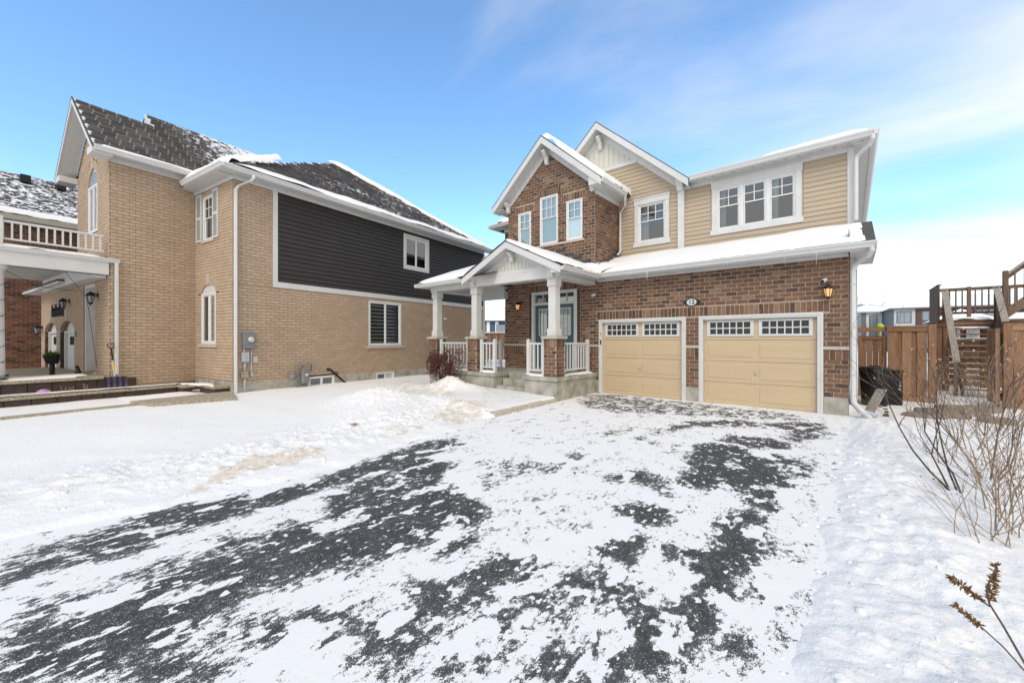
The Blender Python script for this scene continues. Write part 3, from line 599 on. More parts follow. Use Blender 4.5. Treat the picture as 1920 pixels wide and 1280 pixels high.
# ---- garage doors
def garage_door(x0,x1,lab):
    D=MB(); f=.105
    tr=MB()
    tr.box(x0,x0+f,-.10,.03,0.0,2.25,FF); tr.box(x1-f,x1,-.10,.03,0,2.25,FF); tr.box(x0+f,x1-f,-.10,.03,2.25-f,2.25,FF)
    d=tr.build('garage_door','white_trim',BH,.006,label=lab)
    m2=MB(); m2.box(x0+.03,x0+.045,.03,.042,0,2.22,FF); m2.box(x1-.045,x1-.03,.03,.042,0,2.22,FF); m2.box(x0+.045,x1-.045,.03,.042,2.19,2.205,FF); m2.build('door_trim','white_trim',d)
    a,b=x0+f,x1-f; hs=2.145/4
    for k in range(4):
        z0=.02+k*hs-.012*(k==0); z1=.02+(k+1)*hs-.006
        s=MB(); s.box(a,b,-.14,-.085,z0,z1,FF)
        sec=s.build('door_section','garage_door',d,.004)
        pw=(b-a)/2
        for j in(0,1):
            p,q=a+pw*j+.10-.03*j,a+pw*(j+1)-.07-.03*j
            if k<3:
                r0,r1=z0+.10,z1-.08; e=.012
                em=MB()
                em.add([FF(p,-.085,r0),FF(q,-.085,r0),FF(q,-.085,r1),FF(p,-.085,r1),FF(p+e,-.074,r0+e),FF(q-e,-.074,r0+e),FF(q-e,-.074,r1-e),FF(p+e,-.074,r1-e)],[(4,5,6,7),(0,1,5,4),(1,2,6,5),(2,3,7,6),(3,0,4,7)])
                em.build('raised_panel','garage_door',d)
                for t in range(1,6):
                    u=p+(q-p)*t/6; MB().box(u-.004,u+.004,-.0745,-.0720,r0+.03,r1-.03,FF).build('groove','garage_door',d)
            else:
                r0,r1=z0+.09,z1-.03; w_=.055
                fr=MB(); fr.box(p-.02,p+w_,-.085,-.055,r0,r1,FF); fr.box(q-w_,q+.02,-.085,-.055,r0,r1,FF); fr.box(p+w_,q-w_,-.085,-.055,r0,r0+w_,FF); fr.box(p+w_,q-w_,-.085,-.055,r1-w_,r1,FF); fr.build('window_insert','white_plastic',d,.004)
                MB().box(p+w_,q-w_,-.084,-.078,r0+w_,r1-w_,FF).build('pane','glass_dark',d)
                for t in range(1,6): u=p+w_+(q-p-2*w_)*t/6; MB().box(u-.013,u+.013,-.078,-.062,r0+w_,r1-w_,FF).build('muntin','white_plastic',d)
                MB().box(p+w_,q-w_,-.0775,-.063,(r0+r1)/2-.013,(r0+r1)/2+.013,FF).build('muntin','white_plastic',d)
    um=(a+b)/2-.02
    MB().lathe(FF(um,-.085,.81),[(.03,0),(.03,.012),(.012,.014),(.012,.04)],12,FF.n).build('door_handle','metal_light',d); MB().box(um-.012,um+.05,-.05,-.035,.80,.82,FF).build('door_handle','metal_light',d)
    MB().box(a,b,-.13,-.09,-.02,.012,FF).build('bottom_seal','black_plastic',d)
    Box('threshold','concrete',BH,x0+.0,x1-.0,-.14,.16,-.3,-.006,FF,.006)
    MB().box(a-.3,b+.3,-.6,-.58,0,2.4,FF).build('door_back','interior',d)
garage_door(*DOORS[0],'left overhead garage door, beige with two rows of small panes'); garage_door(*DOORS[1],'right overhead garage door, beige with two rows of small panes')
Box('door_keypad','black_plastic',BH,-5.86,-5.82,.03,.05,1.49,1.63,FF); Box('door_sensor','metal_grey',BH,-5.86,-5.83,.03,.045,1.78,1.84,FF)
# ---- front door
fd=MB(); fd.box(-8.54,-8.42,-.12,.02,.66,3.28,FF); fd.box(-6.82,-6.70,-.12,.02,.66,3.28,FF); fd.box(-8.42,-6.82,-.12,.02,3.19,3.28,FF); fd.box(-8.42,-6.82,-.11,.015,2.82,2.91,FF); fdo=fd.build('front_door','white_trim',BH,.005,label='teal double front door with glazed lights under a transom')
for a,b in((-8.42,-7.63),(-7.61,-6.82)):
    m=MB(); m.box(a,a+.15,-.11,-.07,.67,2.82,FF); m.box(b-.15,b,-.11,-.07,.67,2.82,FF); m.box(a+.15,b-.15,-.11,-.07,2.70,2.82,FF); m.box(a+.15,b-.15,-.11,-.07,.67,1.78,FF); m.build('door_leaf','teal_door',fdo,.004)
    u0,u1,z0,z1=a+.15,b-.15,1.78,2.70
    m=MB(); m.box(u0,u0+.03,-.075,-.055,z0,z1,FF); m.box(u1-.03,u1,-.075,-.055,z0,z1,FF); m.box(u0,u1,-.0755,-.0555,z0,z0+.03,FF); m.box(u0,u1,-.0755,-.0555,z1-.03,z1,FF); m.build('light_frame','white_plastic',fdo)
    MB().box(u0,u1,-.095,-.09,z0,z1,FF).build('pane','pane_glass',fdo); MB().box(u0,u1,-.4,-.39,z0,z1,FF).build('dark_backing','interior',fdo)  # dark sheet added behind the door light in place of an unlit hall
    for t in(1,2):
        u=u0+(u1-u0)*t/3; MB().box(u-.009,u+.009,-.088,-.074,z0,z1,FF).build('muntin','white_plastic',fdo); z=z0+(z1-z0)*t/3; MB().box(u0,u1,-.0875,-.0745,z-.009,z+.009,FF).build('muntin','white_plastic',fdo)
MB().box(-8.42,-6.82,-.09,-.085,2.91,3.19,FF).build('transom_pane','pane_glass',fdo); MB().box(-8.42,-6.82,-.4,-.39,2.91,3.19,FF).build('dark_backing','interior',fdo)  # same added dark sheet behind the transom
for t in range(1,5): u=-8.42+1.6*t/5; MB().box(u-.011,u+.011,-.084,-.06,2.91,3.19,FF).build('muntin','white_plastic',fdo)
Box('door_sill','stone_sill',BH,-8.54,-6.70,-.1,.05,.625,.66,FF)
# ---- porch: slab, steps, piers, columns, beams, roof
ZP=.62; SL,SR=-8.28,-7.14
for a,b in((-11.45,SL),(SR,-5.95)):
    Box('porch_cap','concrete',BH,a,b,-2.27,-.012,ZP-.115,ZP,ID,.008); Box('porch_foundation','concrete',BH,a+.05,b-.05,-2.22,-.014,-.35,ZP-.117,ID,.006)
Box('porch_floor','concrete',BH,SL,SR,-1.52,-.012,-.3,ZP-.003,ID,.008)
Box('porch_step','concrete',BH,SL+.003,SR-.003,-1.83,-1.523,-.3,.43,ID,.01); Box('porch_step','concrete',BH,SL+.003,SR-.003,-2.14,-1.833,-.3,.235,ID,.01)
def span_(a,b): return (a,b)
PIERS=[(-6.22,-2.01),(-9.26,-2.01),(-11.24,-2.01)]
for (px,py) in PIERS:
    h=.205
    for F,nm in ((Fr((px-h,py-h,0),(1,0,0),(0,-1,0)),'f'),(Fr((px+h,py-h,0),(0,1,0),(1,0,0)),'r'),(Fr((px-h,py+h,0),(0,-1,0),(-1,0,0)),'l')):
        BM.wall('pier_side',F,ZP,1.655,(0,2*h),soldiers=[(0,2*h,1.425,1.655)],rank=(nm!='l' and px>-7))
    Box('pier_cap','stone_cap',BH,px-.27,px+.27,py-.27,py+.27,1.657,1.735,ID,.01)
    c=MB(); c.box(px-.155,px+.155,py-.155,py+.155,1.737,1.765); c.box(px-.145,px+.145,py-.145,py+.145,1.765,1.94); c.box(px-.118,px+.118,py-.118,py+.118,1.94,3.10); c.box(px-.145,px+.145,py-.145,py+.145,3.10,3.30); c.box(px-.165,px+.165,py-.165,py+.165,3.30,3.335)
    c.build('porch_column','white_trim',BH,.006)
pb=MB(); pb.box(-11.40,-6.06,-2.16,-1.86,3.337,3.62); pb.box(-6.36,-6.06,-1.86,-.002,3.338,3.62); pb.box(-11.40,-11.10,-1.86,-.002,3.338,3.62); pb.build('porch_beam','white_trim',BH,.005)
Box('rear_beam','soffit',BH,-11.1,-9.62,-.25,-.020,3.14,3.62,ID,.004); Box('rear_post','white_trim',BH,-11.34,-11.14,-.2,-.003,.62,3.336,ID,.004)
MB().box(-11.39,-6.07,-2.15,-.003,3.622,3.66).build('porch_ceiling','soffit',BH)
PC=-7.57
FG=Fr((0,-2.13,0),(1,0,0),(0,-1,0))
MB().prism([FG(PC-1.9,-.01,3.62),FG(PC+1.9,-.01,3.62),FG(PC,-.01,4.36)],(0,.08,0)).build('gable_wall','cream_panel',BH)
panels(BH,FG,PC,3.68,4.18,.48,1.04,.135)
Box('gable_band','white_trim',BH,PC-1.62,PC+1.45,.002,.035,3.56,3.69,FG)
gable_trim(BH,FG,PC,4.46,1.87,.48,.36,.19,.14,depth=2.3,halfw=1.62)
bracket(BH,FG,PC,4.17,.034,.26,.24,.06); bracket(BH,FG,PC-1.66,3.66,.036,.34,.2,.08); bracket(BH,FG,PC+1.37,3.66,.036,.34,.2,.08)
g=MB(); gutter(g,(-5.70,-2.50,3.565),(-5.70,-.54,3.565),(1,0,0),.12,.12); g.build('gutter','white_plastic',BH,.003)
Box('fascia','white_trim',BH,-5.73,-5.70,-2.48,-.42,3.43,3.56); MB().box(-6.06,-5.73,-2.48,-.02,3.455,3.47).build('soffit','soffit',BH); Box('frieze_board','white_trim',BH,-6.058,-6.03,-2.14,-.02,3.34,3.455)
MB().prism([(-5.70,-2.49,3.40),(-6.0,-2.49,3.40),(-6.0,-2.49,3.62),(-5.70,-2.49,3.56)],(0,.02,0)).build('eave_return','white_trim',BH)
# left part of the porch roof (hipped)
MB().add([(-11.68,-2.5,3.59),(-8.2,-2.5,3.59),(-8.2,.0,4.55),(-10.6,.0,4.55),(-11.68,.0,3.59)],[(0,1,2,3),(0,3,4)]).build('porch_roof','shingle_dark',BH)
snow_sheet('snow_cover',BH,[(-11.68,-2.50,3.60),(-9.35,-2.50,3.60),(-8.4,-.02,4.56),(-10.62,-.02,4.56)],60,40,.13,.3,.3,31,(1,0,1,0))
snow_sheet('snow_cover',BH,[(PC,-2.52,4.49),(PC,.0,4.49),(-5.67,.0,3.60),(-5.67,-2.52,3.60)],40,30,.085,.16,.35,41,(1,0,0,1))
snow_sheet('snow_cover',BH,[(PC,-2.52,4.49),(-9.42,-2.52,3.62),(-9.42,0,3.7),(PC,.0,4.49)],40,30,.07,.16,.3,43,(0,1,1,0))
snow_sheet('snow_cover',BH,[(-6.3,-.9,3.86),(-5.6,-.55,3.60),(-5.3,.6,4.02),(-6.04,.9,4.15)],14,14,.05,.1,.3,47,(0,0,1,0))
g=MB(); gutter(g,(-11.70,-2.50,3.585),(-9.42,-2.50,3.585),(0,-1,0),.12,.12); gutter(g,(-11.70,-2.61,3.585),(-11.70,-.1,3.585),(-1,0,0),.12,.11); g.build('gutter','white_plastic',BH,.003)
Box('fascia','white_trim',BH,-11.69,-9.40,-2.50,-2.47,3.46,3.58); MB().box(-11.69,-9.2,-2.47,-2.16,3.475,3.49).build('soffit','soffit',BH); Box('frieze_board','white_trim',BH,-11.42,-9.2,-2.175,-2.162,3.36,3.475)
# railings
def railing(parent,A,B,n,z0=.0,top=.93,post=(1,1),name='porch_railing',mt='white_plastic',pw=.045):
    A=Vector(A);B=Vector(B); d=(B-A); L=d.length; u=d.normalized(); nn=Vector((u.y,-u.x,0)); F=Fr(A,u,nn)
    r=MB(); r.box(0,L,-.028,.028,top-.055,top,F); o=r.build(name,mt,parent,.005); MB().box(0,L,-.022,.022,.13,.175,F).build('bottom_rail',mt,o,.004)
    for i in range(n): q=L*(i+.5)/n; MB().box(q-.018,q+.018,-.018,.018,.175,top-.055,F).build('baluster',mt,o)
    for k,q in zip(post,(0,L)):
        if k:
            m=MB(); m.box(q-pw,q+pw,-pw,pw,0,top+.07,F); m.add([F(q-pw-.008,-pw-.008,top+.07),F(q+pw+.008,-pw-.008,top+.07),F(q+pw+.008,pw+.008,top+.07),F(q-pw-.008,pw+.008,top+.07),F(q-pw-.008,-pw-.008,top+.085),F(q+pw+.008,-pw-.008,top+.085),F(q+pw+.008,pw+.008,top+.085),F(q-pw-.008,pw+.008,top+.085),F(q,0,top+.115)],[(0,3,2,1),(0,1,5,4),(1,2,6,5),(2,3,7,6),(3,0,4,7),(4,5,8),(5,6,8),(6,7,8),(7,4,8)]); m.build('railing_post',mt,o,.003)
    return o
railing(BH,(-10.93,-2.08,ZP),(-9.57,-2.08,ZP),9); railing(BH,(-8.95,-2.08,ZP),(-8.38,-2.08,ZP),4); railing(BH,(-7.06,-2.08,ZP),(-6.52,-2.08,ZP),4); railing(BH,(-6.14,-1.70,ZP),(-6.14,-.32,ZP),9); railing(BH,(-11.1,-.12,ZP),(-9.90,-.12,ZP),8); railing(BH,(-11.28,-1.7,ZP),(-11.28,-.3,ZP),9)
for a,b in((-8.9,-8.35),(-7.08,-6.45),(-10.9,-9.5)): snow_sheet('snow_cover',BH,[(a,-2.25,ZP+.003),(b,-2.25,ZP+.003),(b,-1.93,ZP+.003),(a,-1.93,ZP+.003)],16,8,.05,.1,.6,int(-a*10))
snow_sheet('snow_cover',BH,[(-6.28,-1.8,ZP+.003),(-5.98,-1.8,ZP+.003),(-5.98,-.2,ZP+.003),(-6.28,-.2,ZP+.003)],8,20,.045,.1,.6,77)
BM.finish(300)
for k in range(6):
    x=random.Random(k).uniform(-5.4,-.3); L_=random.Random(k+50).uniform(.08,.28); MB().tube([(x,-.53,3.485),(x,-.531,3.485-L_)],[.005,.001],5).build('icicle','icicle',BH)
# dark filling so that no light passes through the house
MB().box(-11.1,-.05,2.4,11.7,-.2,6.3).build('core','interior',BH)
# ================================================================== the tan brick neighbour
GL=math.atan(635/750.)-math.atan(477/750.); LO=(-13.943,-7.506,0)
LH=empty('tan_brick_house',LO,GL,'two storey house of tan brick with dark siding panel and shingled hip roof','house')
ML=Matrix.Translation(LO)@Matrix.Rotation(GL,4,'Z')
def Lw(x,y,z=0): return ML@Vector((x,y,z))
LS=Fr((0,0,0),(0,1,0),(1,0,0)); LF=Fr((0,0,0),(1,0,0),(0,-1,0)); WS=Fr((-2.64,0,0),(0,1,0),(1,0,0)); WF=Fr((0,-2.05,0),(1,0,0),(0,-1,0))
LM=Masonry(LH,ML,'brick_tan','mortar_tan',.096,.27,.011,.009)
LW=(4.80,6.48,1.39,3.20); UW=(6.60,8.15,4.73,6.28); B1=(2.33,3.31,-.03,.35); B2=(5.18,6.10,-.03,.30)
LM.wall('side_wall',LS,.30,3.32,(0,12.5),holes=[LW,B1],soldiers=[])
LM.wall('upper_side_wall',LS,3.32,6.40,(0,1.14),phase=.1)
def arch_holes(uc,hw,rise,zs,ring,ch=.096):
    out=[]; z=zs; R1=hw+ring; R2=rise+ring
    while z<zs+R2:
        t=(z+ch*.5-zs)/R2
        if t<1: out.append((uc-R1*math.sqrt(1-t*t),uc+R1*math.sqrt(1-t*t),z,min(z+ch,zs+R2)))
        z+=ch
    return out
def arch(parent,F,uc,hw,rise,zs,ring,mt='brick_tan',key=True):
    n=max(8,int(math.pi*(hw+ring)/.1)); m=MB(); bk_=MB()
    for i in range(n):
        a0=math.pi*i/n+.01; a1=math.pi*(i+1)/n-.01
        p=[F(uc+math.cos(a)*(hw+k),w_,zs+math.sin(a)*(rise+k)) for a,k,w_ in((a0,0,.008),(a0,ring,.008),(a1,ring,.008),(a1,0,.008))]
        m.prism(p,-Vector(F.n)*.09,random.random())
        bk_.add([F(uc+math.cos(a)*(hw+k),0,zs+math.sin(a)*(rise+k)) for a,k in((a0-.012,0),(a0-.012,ring),(a1+.012,ring),(a1+.012,0))],[(0,1,2,3)])
    m.build('brick_arch',mt,parent,rnd=True); bk_.build('arch_mortar','mortar_tan',parent)
    if key: MB().prism([F(uc-.05,.03,zs+rise),F(uc+.05,.03,zs+rise),F(uc+.07,.03,zs+rise+ring+.1),F(uc-.07,.03,zs+rise+ring+.1)],-Vector(F.n)*.06).build('keystone','stone_sill',parent,.004)
def arch_fill(F,uc,hw,rise,zs,w0,w1,n=16): return [F(uc+hw*math.cos(math.pi*i/n),w0,zs+rise*math.sin(math.pi*i/n)) for i in range(n+1)]
BA=arch_holes(-1.62,.52,.27,3.12,.24)
LM.wall('bay_front_wall',LF,.40,6.38,(-2.64,0),holes=[(-2.14,-1.10,1.49,3.12),(-2.02,-1.29,4.80,6.22)]+BA,soldiers=[(-2.2,-1.1,6.22,6.36)])
arch(LH,LF,-1.62,.52,.27,3.12,.24)
LM.wall('wing_side_wall',WS,.22,6.95,(-2.05,0),phase=.13)
def wsp(z):
    if z<6.9: return [(-6.13,-2.64)]
    h=(8.60-z)/.91
    return [(-4.385-h,-4.385+h)] if h>.03 else []
FA=arch_holes(-4.33,.50,.52,6.42,.24)
LM.wall('wing_front_wall',WF,.6,8.55,wsp,holes=[(-4.83,-3.83,4.95,6.42),(-5.40,-4.10,.6,3.40)]+FA,phase=.05)
arch(LH,WF,-4.33,.50,.52,6.42,.24)
# garage part under the low roof
GA=arch_holes(-7.6,1.0,.36,1.95,.26)+arch_holes(-10.2,1.0,.36,1.95,.26)
LM.wall('garage_wall',WF,.0,3.50,(-11.87,-6.13),holes=[(-8.6,-6.6,-9,1.95),(-11.2,-9.2,-9,1.95)]+GA,rank=False)
for uc in(-7.6,-10.2):
    arch(LH,WF,uc,1.0,.36,1.95,.26,key=True)
    d=MB(); d.prism(arch_fill(WF,uc,1.0,.36,1.95,-.16,0),(0,.04,0)); d.box(uc-1,uc+1,-.2,-.16,0,1.95,WF); do=d.build('garage_door','white_trim',LH,label='arched white garage door of the tan brick house')
    f=MB(); f.box(uc-1,uc-.9,-.16,-.09,0,1.95,WF); f.box(uc+.9,uc+1,-.16,-.09,0,1.95,WF); f.box(uc-.9,uc+.9,-.16,-.09,1.88,1.95,WF); f.build('door_trim','white_trim',do,.004)
    for k in range(5): MB().box(uc-.05+.2*k-.4,uc+.10+.2*k-.4,-.155,-.145,1.45,1.75,WF).build('pane','glass_dark',do)
# foundation
Box('foundation','concrete',LH,-.02,12.5,-.3,-.004,-.5,.02,LS,.004)
plate([B1,B2],0,12.5,-.3,.302,LS,-.25,.006,'foundation_wall','concrete',LH); Box('foundation','concrete',LH,-2.64,.004,-.3,.004,-.5,.39,LF,.004); Box('foundation','brown_stone',LH,-2.05,0,-.3,.012,-.5,.28,WS,.004)
for b in(B1,B2):
    o=window(LH,LS,*b,None,.5,.045,.05,sash='pair',name='basement_window')
MB().box(2.2,3.5,.02,.45,-.06,-.04,LS).build('window_well','metal_light',LH); MB().box(5.1,6.2,.02,.4,-.03,-.015,LS).build('window_well','metal_light',LH)
for a in(2.13,3.22): Box('red_brick','red_tag',LH,a,a+.24,.0,.014,.37,.46,LS)
# siding panel
plate([(6.72,8.03,4.85,6.16)],1.2,12.5,3.3,6.45,LS,-.1,-.003,'siding_backing','dark_siding',LH)
sb=Box('siding_panel','dark_siding',LH,1.21,1.28,-.1,-.004,3.4,6.4,LS,0)
siding('siding_board','dark_siding',sb,LS,3.50,6.40,(1.28,12.40),.15,[UW],.032)
for a in((1.14,1.29,3.32,6.40),(1.29,12.42,3.32,3.505),(12.40,12.56,-.1,6.40)): Box('trim_board','white_trim',LH,a[0],a[1],-.03,.032,a[2],a[3],LS)
Box('frieze_board','white_trim',LH,0,12.5,.0,.035,6.40,6.52,LS); Box('frieze_board','white_trim',LH,-2.64,.035,.0,.035,6.38,6.50,LF)
a,b,c,d=UW
for q in((a,a+.12,c,d),(b-.12,b,c,d),(a+.12,b-.12,c,c+.12),(a+.12,b-.12,d-.12,d)): Box('window_casing','white_trim',LH,q[0],q[1],-.04,.045,q[2],q[3],LS)
window(LH,LS,a+.12,b-.12,c+.12,d-.12,None,.5,.05,.06,sash='pair',curtains=0)
window(LH,LS,*LW,None,.5,.07,.08,sash='pair',blind='zebra'); Box('window_sill','stone_sill',LH,4.70,6.60,-.02,.06,1.29,1.385,LS)
# bay windows
window(LH,LF,-2.02,-1.29,4.80,6.22,(2,2),.5,.06,.07,curtains=1)
def shutter(u0,u1,z0,z1):
    f=MB(); f.box(u0,u0+.05,.012,.05,z0,z1,LF); f.box(u1-.05,u1,.012,.05,z0,z1,LF)
    for z in(z0,(z0+z1)/2-.04,z1-.07): f.box(u0+.05,u1-.05,.012,.05,z,z+.07,LF)
    f.box(u0+.05,u1-.05,.012,.016,z0+.07,z1-.07,LF)
    o=f.build('shutter','white_plastic',LH,.004); z=z0+.09
    while z<z1-.08:
        if abs(z-(z0+z1)/2)>.05: MB().add([LF(u0+.05,.015,z+.03),LF(u1-.05,.015,z+.03),LF(u1-.05,.044,z),LF(u0+.05,.044,z)],[(0,1,2,3)]).build('louvre','white_plastic',o)
        z+=.045
shutter(-2.47,-2.07,4.80,6.32); shutter(-1.25,-.88,4.80,6.32); Box('window_sill','stone_sill',LH,-2.08,-1.2,-.02,.05,4.72,4.795,LF)
window(LH,LF,-2.14,-1.10,1.49,3.12,(2,2),.5,.07,.08,sash='pair',curtains=1); MB().prism(arch_fill(LF,-1.62,.52,.27,3.12,-.03,0),(0,.05,0)).build('arch_panel','white_trim',LH); Box('window_sill','stone_sill',LH,-2.28,-.98,-.02,.06,1.40,1.485,LF)
# front arched window and door
window(LH,WF,-4.83,-3.83,4.95,6.42,(2,2),.5,.07,.05,sash='pair'); 
MB().prism(arch_fill(WF,-4.33,.5,.52,6.42,-.03,0),(0,.03,0)).build('arch_panel','window_frame',LH); MB().prism(arch_fill(WF,-4.33,.40,.40,6.46,-.01,0),(0,.015,0)).build('pane','far_glass',LH)
d=MB(); d.box(-5.40,-5.28,-.3,-.02,.6,3.40,WF); d.box(-4.22,-4.10,-.3,-.02,.6,3.40,WF); d.box(-5.28,-4.22,-.3,-.02,3.28,3.40,WF); do=d.build('front_door','white_trim',LH,label='white front door under the porch of the tan brick house'); MB().box(-5.28,-4.22,-.28,-.24,.62,3.28,WF).build('door_leaf','white_plastic',do,.004); MB().box(-4.98,-4.5,-.238,-.23,1.2,3.05,WF).build('pane','far_glass',do)
# roofs with single shingles
SH=[]
def shingles(parent,O,U,V,inside,umax,vmax,snow,tw=.305,ex=.145):
    O=Vector(O);U=Vector(U).normalized();V=Vector(V).normalized();Nn=U.cross(V).normalized()
    if Nn.z<0: Nn=-Nn
    v=0;k=0
    while v<vmax:
        u=-tw+(tw/2 if k%2 else 0)+.04*((k*7)%3)
        while u<-.02: u+=tw/2
        while u<umax:
            if inside(u+tw/2,v+ex/2):
                g_=.0095; p=lambda a,b,h:O+U*a+V*b+Nn*h
                q=[p(u+g_,v+.004,.02),p(u+tw-g_,v+.004,.02),p(u+tw-g_,v+ex+.02,.006),p(u+g_,v+ex+.02,.006),p(u+g_,v+.004,.003),p(u+tw-g_,v+.004,.003)]
                SH.append((q,random.random(),snow(u,v),parent,Nn))
            u+=tw
        v+=ex;k+=1
def finish_shingles(M0,root,limit=300):
    fw=Vector((-math.sin(YAW),math.cos(YAW),0)); cp=Vector(CAM); sc=[]
    for i,(q,r,s,pa,nn) in enumerate(SH):
        c=M0@((q[0]+q[2])/2); v=c-cp; f=v.dot(fw); ct=-(M0.to_3x3()@nn).dot(v.normalized())
        if ct>.02: sc.append((ct/f/f,i))
    sc.sort(reverse=True); top=set(i for _,i in sc[:limit]); rest=MB(); F_=[(0,1,2,3),(4,5,1,0)]
    for i,(q,r,s,pa,nn) in enumerate(SH):
        if i in top: MB().add(q,F_,r,s).build('shingle','shingle',pa,rnd=True)
        else: rest.add(q,F_,r,s)
    rest.build('shingles','shingle',root,rnd=True,kind='stuff')
AP=(-4.5,6.39,10.30); EV=6.62
rs_=MB().add([(.42,-.42,EV),(.42,12.9,EV),AP],[(0,1,2)]).build('side_roof','snow',LH)
MB().add([(.42,-.42,EV-.003),(-9.4,-.42,EV-.003),(AP[0],AP[1],AP[2]-.005)],[(0,1,2)]).build('front_roof','shingle_dark',LH)
MB().add([(.42,12.9,EV),(-9.4,12.9,EV),AP],[(0,1,2)]).build('rear_roof','shingle_dark',LH); MB().add([(-9.4,-.42,EV),(-9.4,12.9,EV),AP],[(0,1,2)]).build('far_roof','shingle_dark',LH)
Ls=math.hypot(4.92,3.68)
def intri(u,v): return v>0.02 and v<Ls*min(1,(u-.05)/6.81) and v<Ls*(13.27-u)/6.51
def s_side(u,v): return .17+.55*math.exp(-v/.22)+.75*max(0,1-(Ls*(13.32-u)/6.51-v)/.9)*.5+.25*(fbm(np.array([u*.6]),np.array([v*.9]),3,4)[0]-.35)*2+.12*min(1,u/8)
shingles(rs_,(.42,-.42,EV+.004),(0,1,0),(-4.92,0,3.68),intri,13.3,Ls,s_side)
def wv(z): return z
wr=MB().add([(-2.22,-2.47,6.975),(-2.22,6,6.975),(-4.40,6,8.96),(-4.40,-2.47,8.96)],[(0,1,2,3)]); wr.add([(-4.40,-.64,8.96),(-4.40,6,8.96),(-5.0,6,9.506),(-5.0,-.64,9.506)],[(0,1,2,3)]); wro=wr.build('wing_roof','snow',LH)
MB().add([(-6.58,-2.47,6.975),(-6.58,6,6.975),(-4.40,6,8.955),(-4.40,-2.47,8.955)],[(0,1,2,3)]).build('wing_roof','shingle_dark',LH); MB().add([(-8.4,-.64,6.4),(-8.4,6,6.4),(-5.0,6,9.5),(-5.0,-.64,9.5)],[(0,1,2,3)]).build('wing_roof','shingle_dark',LH)
MB().add([(-4.40,-.62,8.90),(-5.0,-.62,9.45),(-5.6,-.62,8.9)],[(0,1,2)]).build('gable_wall','white_trim',LH)
MB().prism([(-4.36,-.66,8.94),(-5.0,-.66,9.52),(-5.0,-.66,9.36),(-4.36,-.66,8.80)],(0,.03,0)).build('rake_board','white_trim',LH)
def inw(u,v): return v>.02 and ((v<2.90) or (u>1.83 and v<3.72))
def s_wing(u,v): return .08+.5*math.exp(-v/.13)+(.16 if u>2.3 and v>1.2 else 0)*min(1,(u-2.0)*.6)+.22*max(0,u-1.0)*.4+.10*(v/3)
shingles(wro,(-2.22,-2.47,6.98),(0,1,0),(-2.18,0,1.985),inw,6.5,3.72,s_wing)
finish_shingles(ML,LH)
snow_sheet('snow_cover',LH,[(.40,-.42,EV+.01),(-2.6,-.42,EV+.01),(-3.2,1.9,8.02),(-.9,1.9,7.92)],40,40,.19,.34,.6,3,(1,0,1,0))
snow_sheet('snow_cover',LH,[(.35,12.75,EV+.05),(AP[0]+.05,AP[1]+.1,AP[2]+.02),(AP[0]+.18,AP[1]-.55,AP[2]-.10),(.42,12.1,EV+.02)],50,10,.10,.2,.5,8,(1,1,1,1))
snow_sheet('snow_cover',LH,[(.46,-.3,EV+.0),(.46,12.6,EV+.0),(.02,12.2,EV+.32),(.02,.6,EV+.32)],220,14,.07,.22,.9,13,(1,1,0,1))
snow_sheet('snow_cover',LH,[(-2.20,-2.3,6.99),(-2.20,.2,6.99),(-2.34,.2,7.10),(-2.34,-2.3,7.10)],40,6,.03,.08,.7,14,(1,0,0,1))
# eaves
def eave(A,B,out,zt,inset,parent=LH):
    g=MB(); gutter(g,A,B,out,.13,.12); g.build('gutter','white_plastic',parent,.003)
eave((.42,-.42,6.63),(.42,12.9,6.63),(1,0,0),0,0); eave((-2.30,-.42,6.63),(.54,-.42,6.63),(0,-1,0),0,0); eave((-2.22,-2.45,6.985),(-2.22,-.1,6.985),(1,0,0),0,0)
for b in((.003,.394,-.39,12.9,6.522,6.535),(-2.64,.0,-.392,-.002,6.502,6.515),(-2.64,-2.22,-2.05,0,6.93,6.945)): MB().box(*b).build('soffit','soffit',LH)
Box('fascia','white_trim',LH,.395,.418,-.41,12.9,6.49,6.62); Box('fascia','white_trim',LH,-2.3,.418,-.418,-.395,6.49,6.62); Box('fascia','white_trim',LH,-2.245,-2.222,-2.45,-.05,6.85,6.975); Box('frieze_board','white_trim',LH,-2.05,0,.0,.03,6.78,6.93,WS)
gable_trim(LH,WF,-4.40,8.955,2.19,.91,.42,.16,.10,depth=-.38,halfw=1.74)
MB().box(-2.72,-2.215,-2.49,-2.06,6.80,6.99).build('eave_return','white_trim',LH,.006); MB().box(-6.60,-6.05,-2.49,-2.06,6.80,6.99).build('eave_return','white_trim',LH,.006)
MB().lathe(WF(-4.40,.012,8.1),[(.12,0),(.12,.02),(.05,.03)],12,WF.n).build('gable_medallion','white_trim',LH)
# downspout at the corner
MB().rtube([(.50,.35,6.52),(.50,.35,6.42),(.44,.30,6.34),(.12,.10,6.20),(.06,.06,6.08),(.06,.06,.35),(.07,.06,.05)],.09,.075,(0.5,.85,0)).build('downspout','white_plastic',LH,.014)
